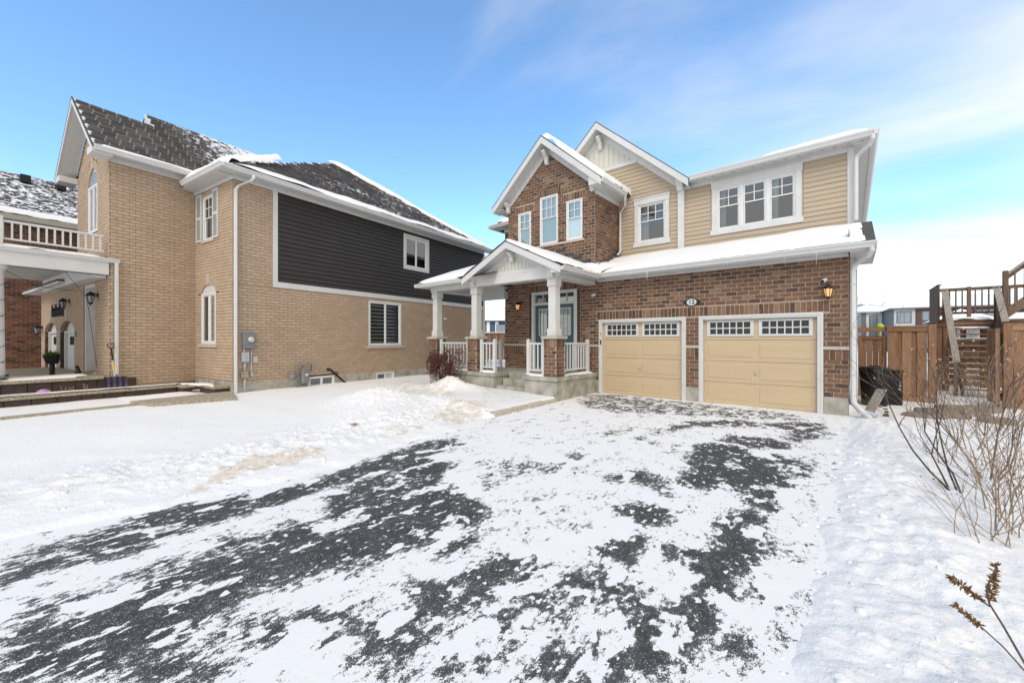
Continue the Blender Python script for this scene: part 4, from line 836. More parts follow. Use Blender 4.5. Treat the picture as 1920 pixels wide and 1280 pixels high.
# ---- porch of the tan house
Box('porch_beam','white_trim',LH,-2.86,-2.60,-7.2,-2.07,3.50,3.86,ID,.006)
g=MB(); gutter(g,(-2.62,-7.2,3.96),(-2.62,-1.85,3.96),(1,0,0),.11,.11); g.build('gutter','white_plastic',LH,.003)
MB().box(-9.5,-2.62,-7.2,-2.07,3.865,3.95).build('porch_roof','flashing',LH); MB().box(-9.5,-2.87,-7.2,-2.07,3.84,3.86).build('porch_ceiling','soffit',LH); Box('porch_beam','white_trim',LH,-9.5,-2.87,-2.35,-2.07,3.42,3.838)
snow_sheet('snow_cover',LH,[(-2.66,-7,3.955),(-2.66,-2.15,3.955),(-5,-2.15,4.02),(-5,-7,4.02)],60,24,.13,.25,.4,17,(0,1,1,0))
MB().rtube([(-2.55,-1.92,3.88),(-2.55,-1.92,.62)],.08,.07,(0,1,0)).build('downspout','white_plastic',LH,.012)
def rail2(A,B,n,post):
    o=railing(LH,A,B,n,top=.62,post=post,name='balcony_railing',mt='white_trim',pw=.07); return o
rail2((-2.78,-4.02,4.02),(-2.78,-2.14,4.02),13,(1,0)); rail2((-2.78,-4.02,4.02),(-5.2,-4.02,4.02),16,(0,1))
c=MB(); c.lathe((-2.88,-4.12,.60),[(.27,0),(.27,.08),(.235,.10),(.225,.16),(.215,1.2),(.20,2.72),(.215,2.74),(.215,2.78),(.24,2.82),(.27,2.86),(.27,2.9)],28); c.build('porch_column','white_trim',LH,smooth=False)
Box('porch_floor','coping',LH,-9.5,-2.54,-7.2,-2.06,.52,.60,ID,.008); 
for k in range(14):
    for j in range(2): Box('stone_block','brown_stone',LH,-2.66,-2.585-.004*((k*3+j)%3),-7.2+.42*k-.15*j,-6.79+.42*k-.15*j,-.05+.285*j,.228+.285*j,ID,.008)
Box('porch_base','brown_stone',LH,-9.4,-2.64,-7.15,-2.04,-.3,.519,ID,0)
snow_sheet('snow_cover',LH,[(-2.62,-7,.603),(-2.62,-2.5,.603),(-3.5,-2.35,.603),(-3.5,-7,.603)],50,10,.05,.12,.6,19,(0,1,1,1))
LM.finish(300)
MB().box(-6.0,-.3,.7,12.2,-.2,6.4).build('dark_filling','interior',LH); MB().box(-11.6,-6.0,.3,12.2,-.2,3.3).build('dark_filling','interior',LH); MB().box(-6.0,-2.95,-1.35,.69,-.2,6.8).build('dark_filling','interior',LH); MB().box(-6.13,-6.02,-2.04,12.2,3.4,6.9).build('wing_left_wall','far_beige',LH)  # dark interior boxes are added filling that stops light passing through the house
Box('low_roof','shingle_dark',LH,-12.3,-6.2,-2.5,2,3.56,3.62,ID,0); Box('soffit','white_trim',LH,-12.3,-6.14,-2.5,-2.06,3.48,3.555,ID,.004)
# letters over the garage, small house number
lt=MB()
for k in range(9):
    u=-9.75+.2*k; hgt=.34 if k%3 else .46
    lt.box(u,u+.035,.02,.05,2.50,2.50+hgt,WF); lt.box(u+.035,u+.12,.02,.05,2.50+.16*(k%2),2.54+.16*(k%2),WF); lt.box(u+.12,u+.15,.02,.05,2.50,2.50+.22,WF)
lt.build('wall_script','black_metal',LH)
nm=MB(); nm.box(-6.40,-6.35,.01,.03,1.75,1.93,WF); nm.box(-6.28,-6.23,.01,.03,1.75,1.93,WF); nm.build('house_number','metal_grey',LH)
# ---- planters and walk before the tan house
def top(name,lab,cat,parent=None):
    return empty(name,LO,GL,lab,cat)
pl=top('planter_wall','low brown stone planter wall with snowy pebble coping before the tan house','planter wall')
for nm,mt,a in (('coping','coping',(-1.98,-1.66,-7.5,-.80,.20,.27)),('coping','coping',(-1.98,-1.22,-.80,-.52,.201,.269)),('coping','coping',(-1.50,-1.22,-.52,-.03,.20,.27)),('coping','coping',(-1.22,-.12,-.42,-.03,.199,.268))): Box(nm,mt,pl,*a,ID,.006)
for k in range(16): Box('stone_block','brown_stone',pl,-1.95,-1.695,-7.4+.42*k,-6.99+.42*k if k<15 else -.80,-.2,.198,ID,.006)
Box('stone_block','brown_stone',pl,-1.95,-1.25,-.78,-.56,-.2,.198,ID,.006); Box('stone_block','brown_stone',pl,-1.20,-.16,-.38,-.05,-.2,.197,ID,.006)
Box('soil','brown_stone',pl,-2.58,-1.98,-7.3,-.02,-.2,.17,ID,0)
snow_sheet('snow_cover',pl,[(-1.70,-7.4,.272),(-1.70,-.62,.272),(-1.98,-.60,.272),(-1.98,-7.4,.272)],90,8,.04,.08,.4,23,(1,1,0,0)); snow_sheet('snow_cover',pl,[(-2.56,-7.4,.20),(-1.95,-7.4,.22),(-1.95,-.3,.22),(-2.56,-.3,.19)],12,70,.05,.1,.5,24,(1,0,0,1)); snow_sheet('snow_cover',pl,[(-1.9,-.78,.272),(-1.25,-.55,.272),(-.2,-.36,.272),(-1.2,-.05,.272)],16,8,.04,.1,.4,25)
wk=top('front_walk','pebble concrete walk and step beside the planter, half covered by snow','walkway')
Box('walk_slab','concrete',wk,-1.69,.66,-7.6,-.45,-.25,-.01,ID,0); Box('walk_kerb','coping',wk,.34,.62,-7.6,-2.2,-.2,.085,ID,.01)
MB().prism([(.12,-2.30,-.02),(1.15,-2.15,-.02),(1.75,-.62,-.02),(.35,-.12,-.02),(.02,-.12,-.02)],(0,0,.145)).build('step_slab','coping',wk,.012)
MB().prism([(.20,-2.2,-.3),(1.05,-2.05,-.3),(1.65,-.68,-.3),(.4,-.2,-.3)],(0,0,.279)).build('step_riser','brown_stone',wk)
snow_sheet('snow_cover',wk,[(.30,-7.5,-.005),(.30,-2.4,-.005),(-1.62,-.85,-.005),(-1.62,-7.5,-.005)],70,24,.03,.3,1.1,27); snow_sheet('snow_cover',wk,[(.1,-2.6,-.006),(.1,-.7,-.006),(-1.2,-.48,-.006),(-1.62,-2.2,-.006)],20,20,.11,.5,.5,28)
# ================================================================== ground
BARE=[(0.75,[[-3.4,-11.34],[-3.48,-11.23],[-3.29,-10.95],[-2.98,-10.69],[-2.6,-10.54],[-2.56,-10.65]]),(0.55,[[-2.34,-10.14],[-2.51,-9.93],[-2.38,-9.69],[-2.47,-9.46],[-2.4,-9.32],[-2.17,-9.21],[-1.85,-9.45],[-1.78,-9.72],[-1.86,-9.89],[-2.03,-9.98]]),(0.62,[[-2.0,-8.8],[-1.96,-8.58],[-1.67,-8.54],[-1.49,-8.44],[-1.09,-8.48],[-1.01,-8.69],[-1.32,-8.82],[-1.41,-9.08],[-1.59,-9.17]]),(0.8,[[-1.31,-9.43],[-1.21,-9.15],[-1.05,-8.91],[-0.82,-8.83],[-0.67,-9.08],[-1.31,-9.61]]),(0.26,[[-2.67,-10.74],[-2.83,-10.49],[-2.9,-10.04],[-2.0,-9.15],[-1.38,-8.86],[-1.11,-9.07],[-1.05,-9.4]]),(0.12,[[-3.85,-9.66],[-2.86,-8.29],[-2.38,-6.25],[-1.76,-6.88],[-2.06,-8.44],[-2.66,-9.61]]),(0.9,[[-4.89,-11.39],[-5.02,-11.32],[-5.06,-11.05],[-5.39,-10.91],[-5.42,-10.65],[-5.59,-10.33],[-5.49,-9.97],[-5.26,-9.6],[-5.12,-9.06],[-5.27,-8.54],[-5.46,-7.58],[-5.5,-6.92],[-5.28,-6.49],[-4.89,-6.62],[-4.83,-7.44],[-4.73,-8.38],[-4.73,-9.07],[-4.69,-9.51],[-4.73,-9.88],[-4.74,-10.18],[-4.73,-10.5],[-4.56,-10.59],[-4.62,-10.8],[-4.71,-11.02],[-4.76,-11.2],[-4.73,-11.39]]),(0.88,[[-3.85,-11.35],[-3.9,-11.25],[-3.78,-11.03],[-3.87,-10.8],[-4.06,-10.53],[-3.98,-10.38],[-3.89,-9.99],[-4.04,-9.81],[-4.03,-9.38],[-4.45,-9.04],[-4.82,-8.32],[-4.83,-7.44],[-4.24,-7.44],[-3.94,-7.88],[-3.63,-7.97],[-3.19,-8.12],[-2.8,-8.16],[-2.76,-8.57],[-2.81,-9.0],[-2.95,-9.44],[-3.01,-9.68],[-3.07,-9.95],[-3.2,-10.13],[-3.16,-10.36],[-3.15,-10.52],[-3.0,-10.63],[-2.97,-10.71],[-3.01,-10.88],[-3.09,-11.08],[-3.4,-11.34]]),(0.42,[[-4.44,-11.38],[-4.27,-11.01],[-4.27,-10.56],[-4.2,-9.81],[-4.46,-9.41],[-3.87,-9.91],[-3.98,-10.61],[-3.91,-11.14],[-3.96,-11.36]]),(0.55,[[-3.22,-10.51],[-3.15,-10.32],[-2.81,-10.07],[-2.56,-9.9],[-2.35,-9.79],[-2.19,-9.96],[-2.26,-10.17],[-2.36,-10.3],[-2.59,-10.39],[-2.88,-10.53]]),(0.75,[[-2.21,-9.74],[-2.27,-9.6],[-2.38,-9.34],[-2.22,-9.21],[-2.07,-9.29],[-2.2,-9.06],[-2.21,-8.76],[-1.96,-8.58],[-1.92,-8.74],[-1.61,-8.63],[-1.61,-8.71],[-1.91,-8.91],[-1.96,-9.2],[-1.85,-9.45],[-1.96,-9.66],[-2.08,-9.81]]),(1,[[-2.56,-9.04],[-2.6,-8.91],[-2.6,-8.68],[-2.5,-8.69],[-2.43,-8.85],[-2.47,-8.99]]),(1,[[-1.57,-6.21],[-1.59,-5.62],[-1.83,-4.9],[-1.85,-4.28],[-1.55,-3.84],[-1.24,-3.88],[-1.07,-4.46],[-0.87,-4.47],[-0.85,-4.12],[-0.51,-4.33],[-0.4,-4.67],[-0.38,-5.26],[-0.56,-5.62],[-0.61,-5.86],[-0.45,-6.18],[-0.42,-6.24],[-0.56,-6.4],[-0.82,-6.31],[-0.87,-5.98],[-1.08,-6.04],[-1.32,-6.23]]),(0.8,[[-2.65,-3.6],[-2.6,-2.68],[-2.17,-2.35],[-1.8,-1.75],[-1.37,-2.05],[-0.75,-1.26],[-0.37,-1.27],[-0.29,-2.27],[-0.6,-3.1],[-0.83,-3.02],[-0.81,-2.44],[-1.25,-2.25],[-1.65,-2.55],[-2.29,-3.04],[-2.49,-3.63]]),(0.9,[[-1.72,-3.84],[-1.52,-3.23],[-1.04,-3.18],[-0.58,-3.37],[-0.69,-3.71],[-1.08,-3.95],[-1.38,-3.95]]),(0.5,[[-5.97,-1.27],[-5.96,-0.36],[-4.76,-0.38],[-3.49,-1.03],[-2.66,-0.86],[-2.58,-1.99],[-3.33,-2.19],[-4.17,-2.59],[-4.9,-2.55]]),(0.42,[[-6.0,0.04],[-3.08,-0.23],[-1.01,-0.42],[-0.42,-1.01],[-1.63,-1.61],[-3.14,-2.05],[-4.55,-1.82]]),(0.7,[[-2.38,-6.56],[-2.18,-6.22],[-1.94,-5.9],[-1.62,-6.25],[-1.5,-6.68],[-1.72,-6.66],[-1.97,-6.53],[-2.19,-6.64]]),(0.9,[[-1.79,-7.34],[-1.7,-7.02],[-1.52,-7.04],[-1.3,-6.95],[-1.33,-7.42],[-1.41,-7.54],[-1.57,-7.47]]),(0.9,[[-1.63,-8.15],[-1.55,-7.91],[-1.56,-7.77],[-1.48,-7.67],[-1.35,-7.69],[-1.28,-7.81],[-1.32,-8.05],[-1.33,-8.22],[-1.42,-8.19],[-1.5,-8.25]]),(1,[[-0.85,-6.66],[-0.72,-6.56],[-0.59,-6.68],[-0.59,-7.01],[-0.56,-7.33],[-0.59,-7.61],[-0.59,-7.83],[-0.61,-8.09],[-0.62,-8.44],[-0.66,-8.67],[-0.7,-8.81],[-0.77,-8.89],[-0.7,-8.93],[-0.76,-9.07],[-0.84,-9.09],[-1.01,-9.19],[-1.16,-9.23],[-1.17,-9.09],[-1.06,-8.97],[-1.01,-8.76],[-0.95,-8.58],[-0.81,-8.36],[-0.83,-8.03],[-0.91,-8.01],[-0.96,-7.86],[-1.1,-7.93],[-1.17,-7.8],[-1.03,-7.61],[-0.9,-7.61],[-0.84,-7.45],[-0.87,-7.24],[-0.94,-7.1]]),(0.9,[[-1.53,-8.76],[-1.52,-8.55],[-1.56,-8.4],[-1.45,-8.36],[-1.3,-8.46],[-1.12,-8.43],[-1.0,-8.62],[-1.11,-8.71],[-1.29,-8.72],[-1.45,-8.82]]),(0.7,[[-1.35,-9.65],[-1.35,-9.42],[-1.19,-9.34],[-1.01,-9.19],[-0.74,-9.05],[-0.74,-9.14]]),(0.55,[[-0.65,-7.06],[-0.41,-6.99],[-0.4,-7.41],[-0.55,-7.43]]),(0.5,[[-0.53,-7.95],[-0.42,-8.01],[-0.49,-8.2]]),(0.6,[[-0.6,-8.65],[-0.48,-8.44],[-0.41,-8.64],[-0.52,-8.78]]),(0.45,[[-3.23,-6.78],[-3.28,-6.04],[-3.02,-5.84],[-2.89,-6.37],[-2.99,-6.99]]),(0.5,[[-2.78,-4.54],[-2.77,-3.41],[-2.56,-3.42],[-2.63,-4.55]]),(0.45,[[-3.5,-4.62],[-3.25,-3.79],[-3.06,-3.97],[-3.24,-4.9]]),(0.42,[[-5.44,-11.42],[-5.49,-11.05],[-5.43,-10.6],[-5.41,-10.27],[-5.07,-10.45],[-5.03,-10.97],[-5.0,-11.4]]),(0.42,[[-3.71,-7.02],[-3.5,-6.55],[-3.11,-6.83],[-3.26,-7.89],[-3.49,-7.75]])]
TAN=[(0.8,[[-5.73,-10.17],[-6.15,-9.88],[-6.52,-9.25],[-6.52,-8.6],[-6.3,-8.24],[-5.83,-8.58],[-5.84,-9.14],[-5.73,-9.76]]),(0.7,[[-6.6,-6.07],[-7.7,-4.38],[-6.68,-3.89],[-5.91,-5.22],[-5.98,-5.9]]),(0.52,[[-11.94,-4.3],[-13.52,-1.78],[-9.67,-2.65],[-7.71,-4.19],[-8.83,-5.04]]),(0.55,[[-6.67,-7.23],[-6.49,-6.29],[-5.97,-6.44],[-6.02,-7.42]]),(0.5,[[-0.25,-7.38],[-0.22,-6.71],[-0.18,-6.71],[-0.22,-7.37]]),(0.45,[[-8.57,-2.54],[-6.96,-1.99],[-6.15,-3.49],[-7.0,-4.13]])]

def sdf(px,py,poly):
    P=np.array(poly); inside=np.zeros(px.shape,bool); d=np.full(px.shape,1e9); n=len(P)
    for i in range(n):
        a=P[i]; b=P[(i+1)%n]; e=b-a; t=np.clip(((px-a[0])*e[0]+(py-a[1])*e[1])/(e@e+1e-9),0,1)
        d=np.minimum(d,np.hypot(px-a[0]-t*e[0],py-a[1]-t*e[1]))
        c=((a[1]>py)!=(b[1]>py)); xx=a[0]+(py-a[1])*(b[0]-a[0])/(b[1]-a[1]+1e-12); inside^=c&(px<xx)
    return np.where(inside,d,-d)
def field(x,y,polys,w0):
    v=np.zeros(x.shape)
    for s,p in polys:
        d=sdf(x,y,p); k=np.clip((d+w0)/(2*w0),0,1); v=np.maximum(v,s*k*k*(3-2*k))
    return v
def sstep(a,b,x): t=np.clip((x-a)/(b-a),0,1); return t*t*(3-2*t)
def zdrive(y): return .016*np.minimum(y,0)
def edgeL(y): return np.interp(y,[-14,-11.4,-10.9,-10.2,-9.4,-8.2,-7,-6,-4.8,-2.2,0],[-5.9,-5.65,-5.55,-5.35,-5.2,-5.25,-5.45,-5.6,-5.95,-6.0,-6.0])
def edgeR(y): return np.interp(y,[-14,-8.8,-7,-5,-3,-.8,.2],[-.36,-.34,-.31,-.26,-.19,-.12,-.02])
def snow_h(x,y):
    zd=zdrive(y); L=edgeL(y); Rr=edgeR(y)
    left=L-x; right=x-Rr
    n1=fbm(x*.8,y*.8,4,3); n2=fbm(x*3.1,y*3.1,5,8); 
    w1,i1=worley(x*4.2+.6*n2,y*4.2,5); w2,i2=worley(x*9.5,y*9.5+n2,9); w3,i3=worley(x*1.9+n1,y*1.9,15); w4,i4=worley(x*17.,y*17.+n2,19)
    lump=(.60-np.minimum(w1,.6))*.30*i1+(.6-np.minimum(w2,.6))*.30*i2+(.6-np.minimum(w3,.6))*.22*i3+(.6-np.minimum(w4,.6))*.20*i4
    # left lawn
    chunkL=np.exp(-((left-1.5)/.8)**2)*sstep(-3.6,-5.2,y)
    lawn=zd*(1-sstep(0,6,left))+.03*sstep(0,5,left)
    hl=lawn+.02+.05*(n1-.5)+chunkL*(.05+.26*lump+.07*(n2-.5))+.014*(n2-.5)
    mound=np.exp(-(((x+9.3)/1.15)**2+((y+5.5)/.95)**2)); hl=hl+mound*(.33+.30*lump)+.10*np.exp(-(((x+7.9)/1.0)**2+((y+6.5)/.9)**2))*(.8+lump)
    heap=np.exp(-(((x+9.55)/.85)**2+((y+2.78)/.42)**2)); hl=hl+heap*(.40+.25*lump+.10*(n2-.5))+.12*np.exp(-(((x+11.3)/.9)**2+((y+3.0)/.8)**2))
    # raised walk at the porch
    walk=sstep(-9.2,-8.6,x)*sstep(-5.0,-4.6,y)*(left>-.0)*sstep(-.5,-2.0,y*0-2.4)
    hl=hl+.125*walk*(1-mound)
    wl=.40*(fbm(x*2.3,y*2.3,5,61)-.5)*sstep(-4.6,-5.4,y); kl=sstep(-.02,.10+.30*sstep(-4.6,-5.4,y),left+wl); hl=hl*kl+(zd-.03)*(1-kl)
    # right bank and garden
    crest=np.exp(-((right-.70)/.52)**2)*(1-sstep(-.7,.3,y))
    hr=zd+.01+crest*(.05+.25*lump+.10*(n2-.5)+.09*(n1-.5))+.04*(n1-.5)*sstep(.6,1.4,right)+.035*sstep(.9,1.6,right)*(1+.5*(n2-.5)) +.02*(n2-.5)*sstep(.15,.4,right)
    wob=.42*(fbm(x*2.6,y*2.6,5,31)-.5)
    k=sstep(-.02,.34,right+wob); hr=hr*k+(zd-.03)*(1-k)
    z=np.where(x<-3,hl,hr)
    z=np.where((y>0)&(x>-12.0)&(x<.0),-.12,z)
    far=np.hypot(x,y); z=np.where(y>0,np.where(x>0,-.03+.03*(n1-.5)-.008*np.clip(y,0,8),.03+.04*(n1-.5)),z)
    return z
def rough_zone(x,y):
    left=edgeL(y)-x; right=x-edgeR(y)
    r=np.exp(-((left-1.5)/.9)**2)*sstep(-3.6,-5.2,y)+.9*np.exp(-((right-.7)/.75)**2)*(1-sstep(-.5,.5,y))+np.exp(-(((x+9.3)/1.1)**2+((y+5.5)/.9)**2))+np.exp(-(((x+9.55)/.8)**2+((y+2.78)/.4)**2))
    return np.clip(r,0,1)*(.25+.8*fbm(x*1.4,y*1.4,3,44))
def graded(lo,hi,step,far,gr=1.09):
    a=list(np.arange(lo,hi+step/2,step)); s=step
    x=a[-1]
    while x<far: s*=gr; x+=s; a.append(x)
    s=step; x=a[0]; pre=[]
    while x>-far: s*=gr; x-=s; pre.append(x)
    return np.array(pre[::-1]+a)
def heightfield(name,xs,ys,hf,mt,attrs,keep=None,smooth=True):
    X,Y=np.meshgrid(xs,ys,indexing='ij'); Zv=hf(X,Y); nx,ny=X.shape; v=np.stack([X,Y,Zv],-1).reshape(-1,3)
    i,j=np.meshgrid(np.arange(nx-1),np.arange(ny-1),indexing='ij'); q=np.stack([i*ny+j,(i+1)*ny+j,(i+1)*ny+j+1,i*ny+j+1],-1).reshape(-1,4)
    if keep is not None:
        cx_=(X[:-1,:-1]+X[1:,1:])/2; cy_=(Y[:-1,:-1]+Y[1:,1:])/2; q=q[keep(cx_,cy_).reshape(-1)]
    me=bpy.data.meshes.new(name); me.vertices.add(len(v)); me.vertices.foreach_set('co',v.ravel()); me.loops.add(q.size); me.loops.foreach_set('vertex_index',q.ravel()); me.polygons.add(len(q)); me.polygons.foreach_set('loop_start',np.arange(0,q.size,4)); me.update(calc_edges=True)
    for n_,fn in attrs.items():
        a=me.attributes.new(n_,'FLOAT','POINT'); a.data.foreach_set('value',fn(X,Y).ravel().astype(np.float32))
    if smooth: me.polygons.foreach_set('use_smooth',[True]*len(me.polygons))
    me.materials.append(M[mt]); o=bpy.data.objects.new(name,me); C.objects.link(o); o['kind']='structure'; return o
heightfield('snowy_ground',np.concatenate([graded(-9.6,1.7,.03,700,1.075)]),graded(-10.6,-3.4,.03,700,1.075),snow_h,'snow_ground',{'tan':lambda x,y:np.where((np.abs(x)<30)&(np.abs(y)<30),field(x,y,TAN,.22),0),'rough':rough_zone},
  keep=lambda x,y:~((x>-4.9)&(x<-.8)&(y<-.3)&(y>-13.5)))
heightfield('driveway',np.arange(-6.3,.36,.03),np.arange(-13.8,.13,.03),lambda x,y:zdrive(y)+.003*(fbm(x*1.5,y*1.5,3,2)-.5),'asphalt',{'bare':lambda x,y:field(x,y,BARE,.17)})
Wk=MB().prism([(-9.1,-4.75,0),(-6.02,-4.75,0),(-5.99,-2.23,0),(-9.1,-2.23,0)],(0,0,-.3)); 
Box('walkway','concrete',None,-9.0,-6.02,-4.75,-2.24,-.3,.045,ID,.015)['kind']='structure'
kb=[]
for k in range(4): Box('kerb','stone_cap',None,-6.10,-5.96-.02*(k%2),-4.70+.62*k,-4.10+.62*k,-.3,.052+.008*(k%3),ID,.02)['kind']='structure'
# loose lumps of shovelled snow along both edges
cl=MB(); rr=random.Random(5)
ico=[(0,0,1),(.894,0,.447),(.276,.851,.447),(-.724,.526,.447),(-.724,-.526,.447),(.276,-.851,.447),(.724,.526,-.447),(-.276,.851,-.447),(-.894,0,-.447),(-.276,-.851,-.447),(.724,-.526,-.447),(0,0,-1)]
icf=[(0,1,2),(0,2,3),(0,3,4),(0,4,5),(0,5,1),(1,6,2),(2,7,3),(3,8,4),(4,9,5),(5,10,1),(1,10,6),(2,6,7),(3,7,8),(4,8,9),(5,9,10),(11,7,6),(11,8,7),(11,9,8),(11,10,9),(11,6,10)]
pts=[]
for k in range(110):
    y=rr.uniform(-9.6,-.8); x=float(edgeR(y))+abs(rr.gauss(.35,.35)); pts.append((x,y,rr.uniform(.008,.034)))
for k in range(300):
    y=rr.uniform(-11.2,-4.2); x=float(edgeL(y))-abs(rr.gauss(1.3,.6))-.05; pts.append((x,y,rr.uniform(.008,.034)))
for k in range(90): pts.append((rr.gauss(-9.3,.8),rr.gauss(-5.6,.6),rr.uniform(.012,.04)))
for k in range(120): pts.append((rr.gauss(-9.5,.6),rr.gauss(-2.85,.22),rr.uniform(.012,.04)))
pa=np.array(pts); hz_=snow_h(pa[:,0],pa[:,1])
for (x,y,r_),z in zip(pts,hz_):
    z=max(z,float(zdrive(y))); s3=(rr.uniform(.7,1.4),rr.uniform(.7,1.4),rr.uniform(.5,.9)); a=rr.uniform(0,6.28); ca,sa=math.cos(a),math.sin(a)
    v=[]
    for p in ico:
        k=r_*rr.uniform(.55,1.3); q=(p[0]*s3[0]*k,p[1]*s3[1]*k,p[2]*s3[2]*k); v.append((x+q[0]*ca-q[1]*sa,y+q[0]*sa+q[1]*ca,z+q[2]-r_*.1))
    cl.add(v,icf)
me=cl.mesh('snow_lumps','snow',True,fix=False); o=bpy.data.objects.new('snow_lumps',me); C.objects.link(o); tag(o,'loose lumps of shovelled snow along the driveway edges','snow',kind='stuff')
# ================================================================== fence, deck, bin at the right
def fence(lab,x0,x1,y,bw,posts,z1=1.86,mt='cedar'):
    r=empty('cedar_fence',((x0+x1)/2,y,0),0,lab,'fence'); off=Vector((-(x0+x1)/2,-y,0)); F=Fr(off+Vector((0,y,0)),(1,0,0),(0,-1,0))
    x=x0;k=0
    while x<x1-.03:
        b=min(bw*(1 if k%2==0 else .55),x1-x); j=(-.012 if k%2 else .016)+.003*random.random(); ex=.03 if k%2 else 0
        MB().box(x+.002-ex,x+b-.002+ex,-.012+j,.006+j,-.06,z1,F).build('fence_board',mt,r,.002); x+=b;k+=1
    MB().box(x0-.02,x1,.0,.055,z1,z1+.125,F).build('top_rail','cedar_h',r,.004); MB().box(x0-.03,x1,-.05,.07,z1+.127,z1+.16,F).build('rail_cap','cedar_h',r,.004); MB().box(x0,x1,.026,.06,-.09,.05,F).build('bottom_rail','cedar_h',r,.004)
    for p in posts:
        MB().box(p,p+.15,-.07,.08,-.3,2.06,F).build('post',mt,r,.006); MB().box(p-.008,p+.158,-.078,.088,2.062,2.085,F).build('post_cap','black_metal',r)
    return r
fence('cedar board fence with top rail between the garage corner and the gate opening',.83,1.63,4.35,.19,[1.63])
fence('cedar board fence beyond the gate opening at the right edge',3.10,5.4,4.35,.3,[2.93])
gt=empty('garden_gate',(.25,4.5,0),0,'framed cedar gate behind the black bin beside the house','gate'); GFr=Fr((-.25,0,0),(1,0,0),(0,-1,0))
for k in range(4): MB().box(.26+.13*k,.385+.13*k,-.01,.008+.004*(k%2),-.0,1.72,GFr).build('gate_board','cedar',gt,.002)
for b in((.20,.28,.012,.05,0,1.74),(.74,.82,.012,.05,0,1.74)): MB().box(*b,GFr).build('gate_stile','cedar',gt,.004)
MB().box(.28,.74,.012,.048,1.64,1.74,GFr).build('gate_rail','cedar_h',gt,.004); MB().box(.05,.83,.10,.16,1.86,1.99,GFr).build('gate_header','cedar_h',gt,.004)
gl=empty('open_gate',(2.87,4.4,0),0,'open cedar gate leaf seen edge on beside the stair','gate')
for k in range(6): MB().box(-.03,.0,.05+.15*k,.19+.15*k,0,1.9).build('gate_board','cedar',gl,.002)
MB().box(-.05,.03,-.02,.045,-.05,1.92).build('gate_stile','cedar',gl,.004); MB().box(.03,.06,-.02,.12,1.55,1.78).build('hinge','black_metal',gl); MB().box(.03,.06,-.02,.12,.1,.3).build('hinge','black_metal',gl)
dk=empty('wooden_deck',(3.1,9,0),0,'raised weathered wooden deck with open stair and baluster guard','deck'); DO=Vector((-3.1,-9,0)); DF=Fr(DO,(1,0,0),(0,1,0))
nt_=12
for k in range(nt_):
    y=6.75+.20*k; z=.17+.185*k
    MB().box(2.60,3.60,y,y+.25,z-.045,z,DF).build('tread','cedar_h',dk,.004)
for x in(2.60,3.58):
    MB().prism([DF(x,6.7,-.05),DF(x,6.95,-.05),DF(x,9.15,2.0),DF(x,9.15,2.28),DF(x,9.0,2.28),DF(x,6.7,.2)],(.04,0,0)).build('stringer','deck_wood',dk,.004)
for x,xo in((2.50,1),(3.66,1)):
    MB().prism([DF(x-.07,6.95,.98),DF(x+.09,6.95,.98),DF(x+.09,9.0,3.36),DF(x-.07,9.0,3.36)],(0,0,-.04)).build('handrail','grey_wood',dk,.004)
    MB().prism([DF(x+.05,6.95,.93),DF(x+.05,9.0,3.30),DF(x+.05,9.0,3.16),DF(x+.05,6.95,.79)],(.035,0,0)).build('rail_board','deck_wood',dk,.003)
    for y,zt in((7.0,1.0),(9.0,3.34)): MB().box(x-.045,x+.045,y-.045,y+.045,-.2,zt,DF).build('post','deck_wood',dk,.006)
MB().prism([DF(3.64,7.2,1.0),DF(3.64,9.0,3.1),DF(3.64,9.0,2.3),DF(3.64,7.2,.25)],(.02,0,0)).build('side_panel','deck_wood',dk)
# platform
for k in range(14): MB().box(2.42,4.3,9.0+.19*k,9.18+.19*k,2.27,2.305,DF).build('deck_board','deck_wood',dk,.003)
MB().box(2.42,4.3,8.96,8.998,2.05,2.30,DF).build('rim_joist','deck_wood',dk,.004); MB().box(2.40,2.418,8.97,11.7,2.05,2.30,DF).build('rim_joist','deck_wood',dk,.004); MB().box(2.42,4.3,11.66,11.7,2.05,2.27,DF).build('rim_joist','deck_wood',dk,.004)
for x,y in((2.5,9.2),(3.95,9.2),(2.5,11.5),(3.3,11.5),(4.2,11.5),(3.6,10.3)): MB().box(x-.07,x+.07,y-.07,y+.07,-.3,2.05,DF).build('support_post','deck_wood',dk,.006)
for k in range(11): MB().box(2.36,2.395,9.0+.19*k,9.18+.19*k,2.1,3.52,DF).build('guard_board','deck_wood',dk,.003)
MB().box(2.34,2.44,8.98,11.1,3.52,3.56,DF).build('guard_cap','grey_wood',dk,.003)
for z0,z1 in((3.50,3.62),(2.62,2.70)): MB().box(2.45,4.8,11.55,11.6,z0,z1,DF).build('guard_rail','deck_wood',dk,.003)
for k in range(14): x=2.6+.165*k; MB().box(x,x+.035,11.5,11.54,2.62,3.55,DF).build('baluster','deck_wood',dk)
MB().box(3.4,3.5,11.48,11.6,2.3,3.64,DF).build('guard_post','deck_wood',dk,.004)
snow_sheet('snow_cover',dk,[DF(2.5,9.0,2.307),DF(3.6,9.0,2.307),DF(3.6,11.5,2.307),DF(2.5,11.5,2.307)],20,30,.10,.2,.3,5)
for k in(10,11,8,0): y=6.75+.20*k; z=.17+.185*k; snow_sheet('snow_cover',dk,[DF(2.66,y+.01,z+.002),DF(3.5,y+.01,z+.002),DF(3.5,y+.2,z+.002),DF(2.66,y+.2,z+.002)],16,6,.035,.07,.6,k)
for k in range(3): MB().box(2.12+.155*k,2.25+.155*k,8.62+.02*(k%2),8.66+.02*(k%2),-.2,2.05+.02*(k%2),DF).build('skirt_board','cedar',dk,.003)
MB().box(2.08,2.56,8.60,8.70,2.07,2.2,DF).build('skirt_rail','cedar_h',dk,.003)
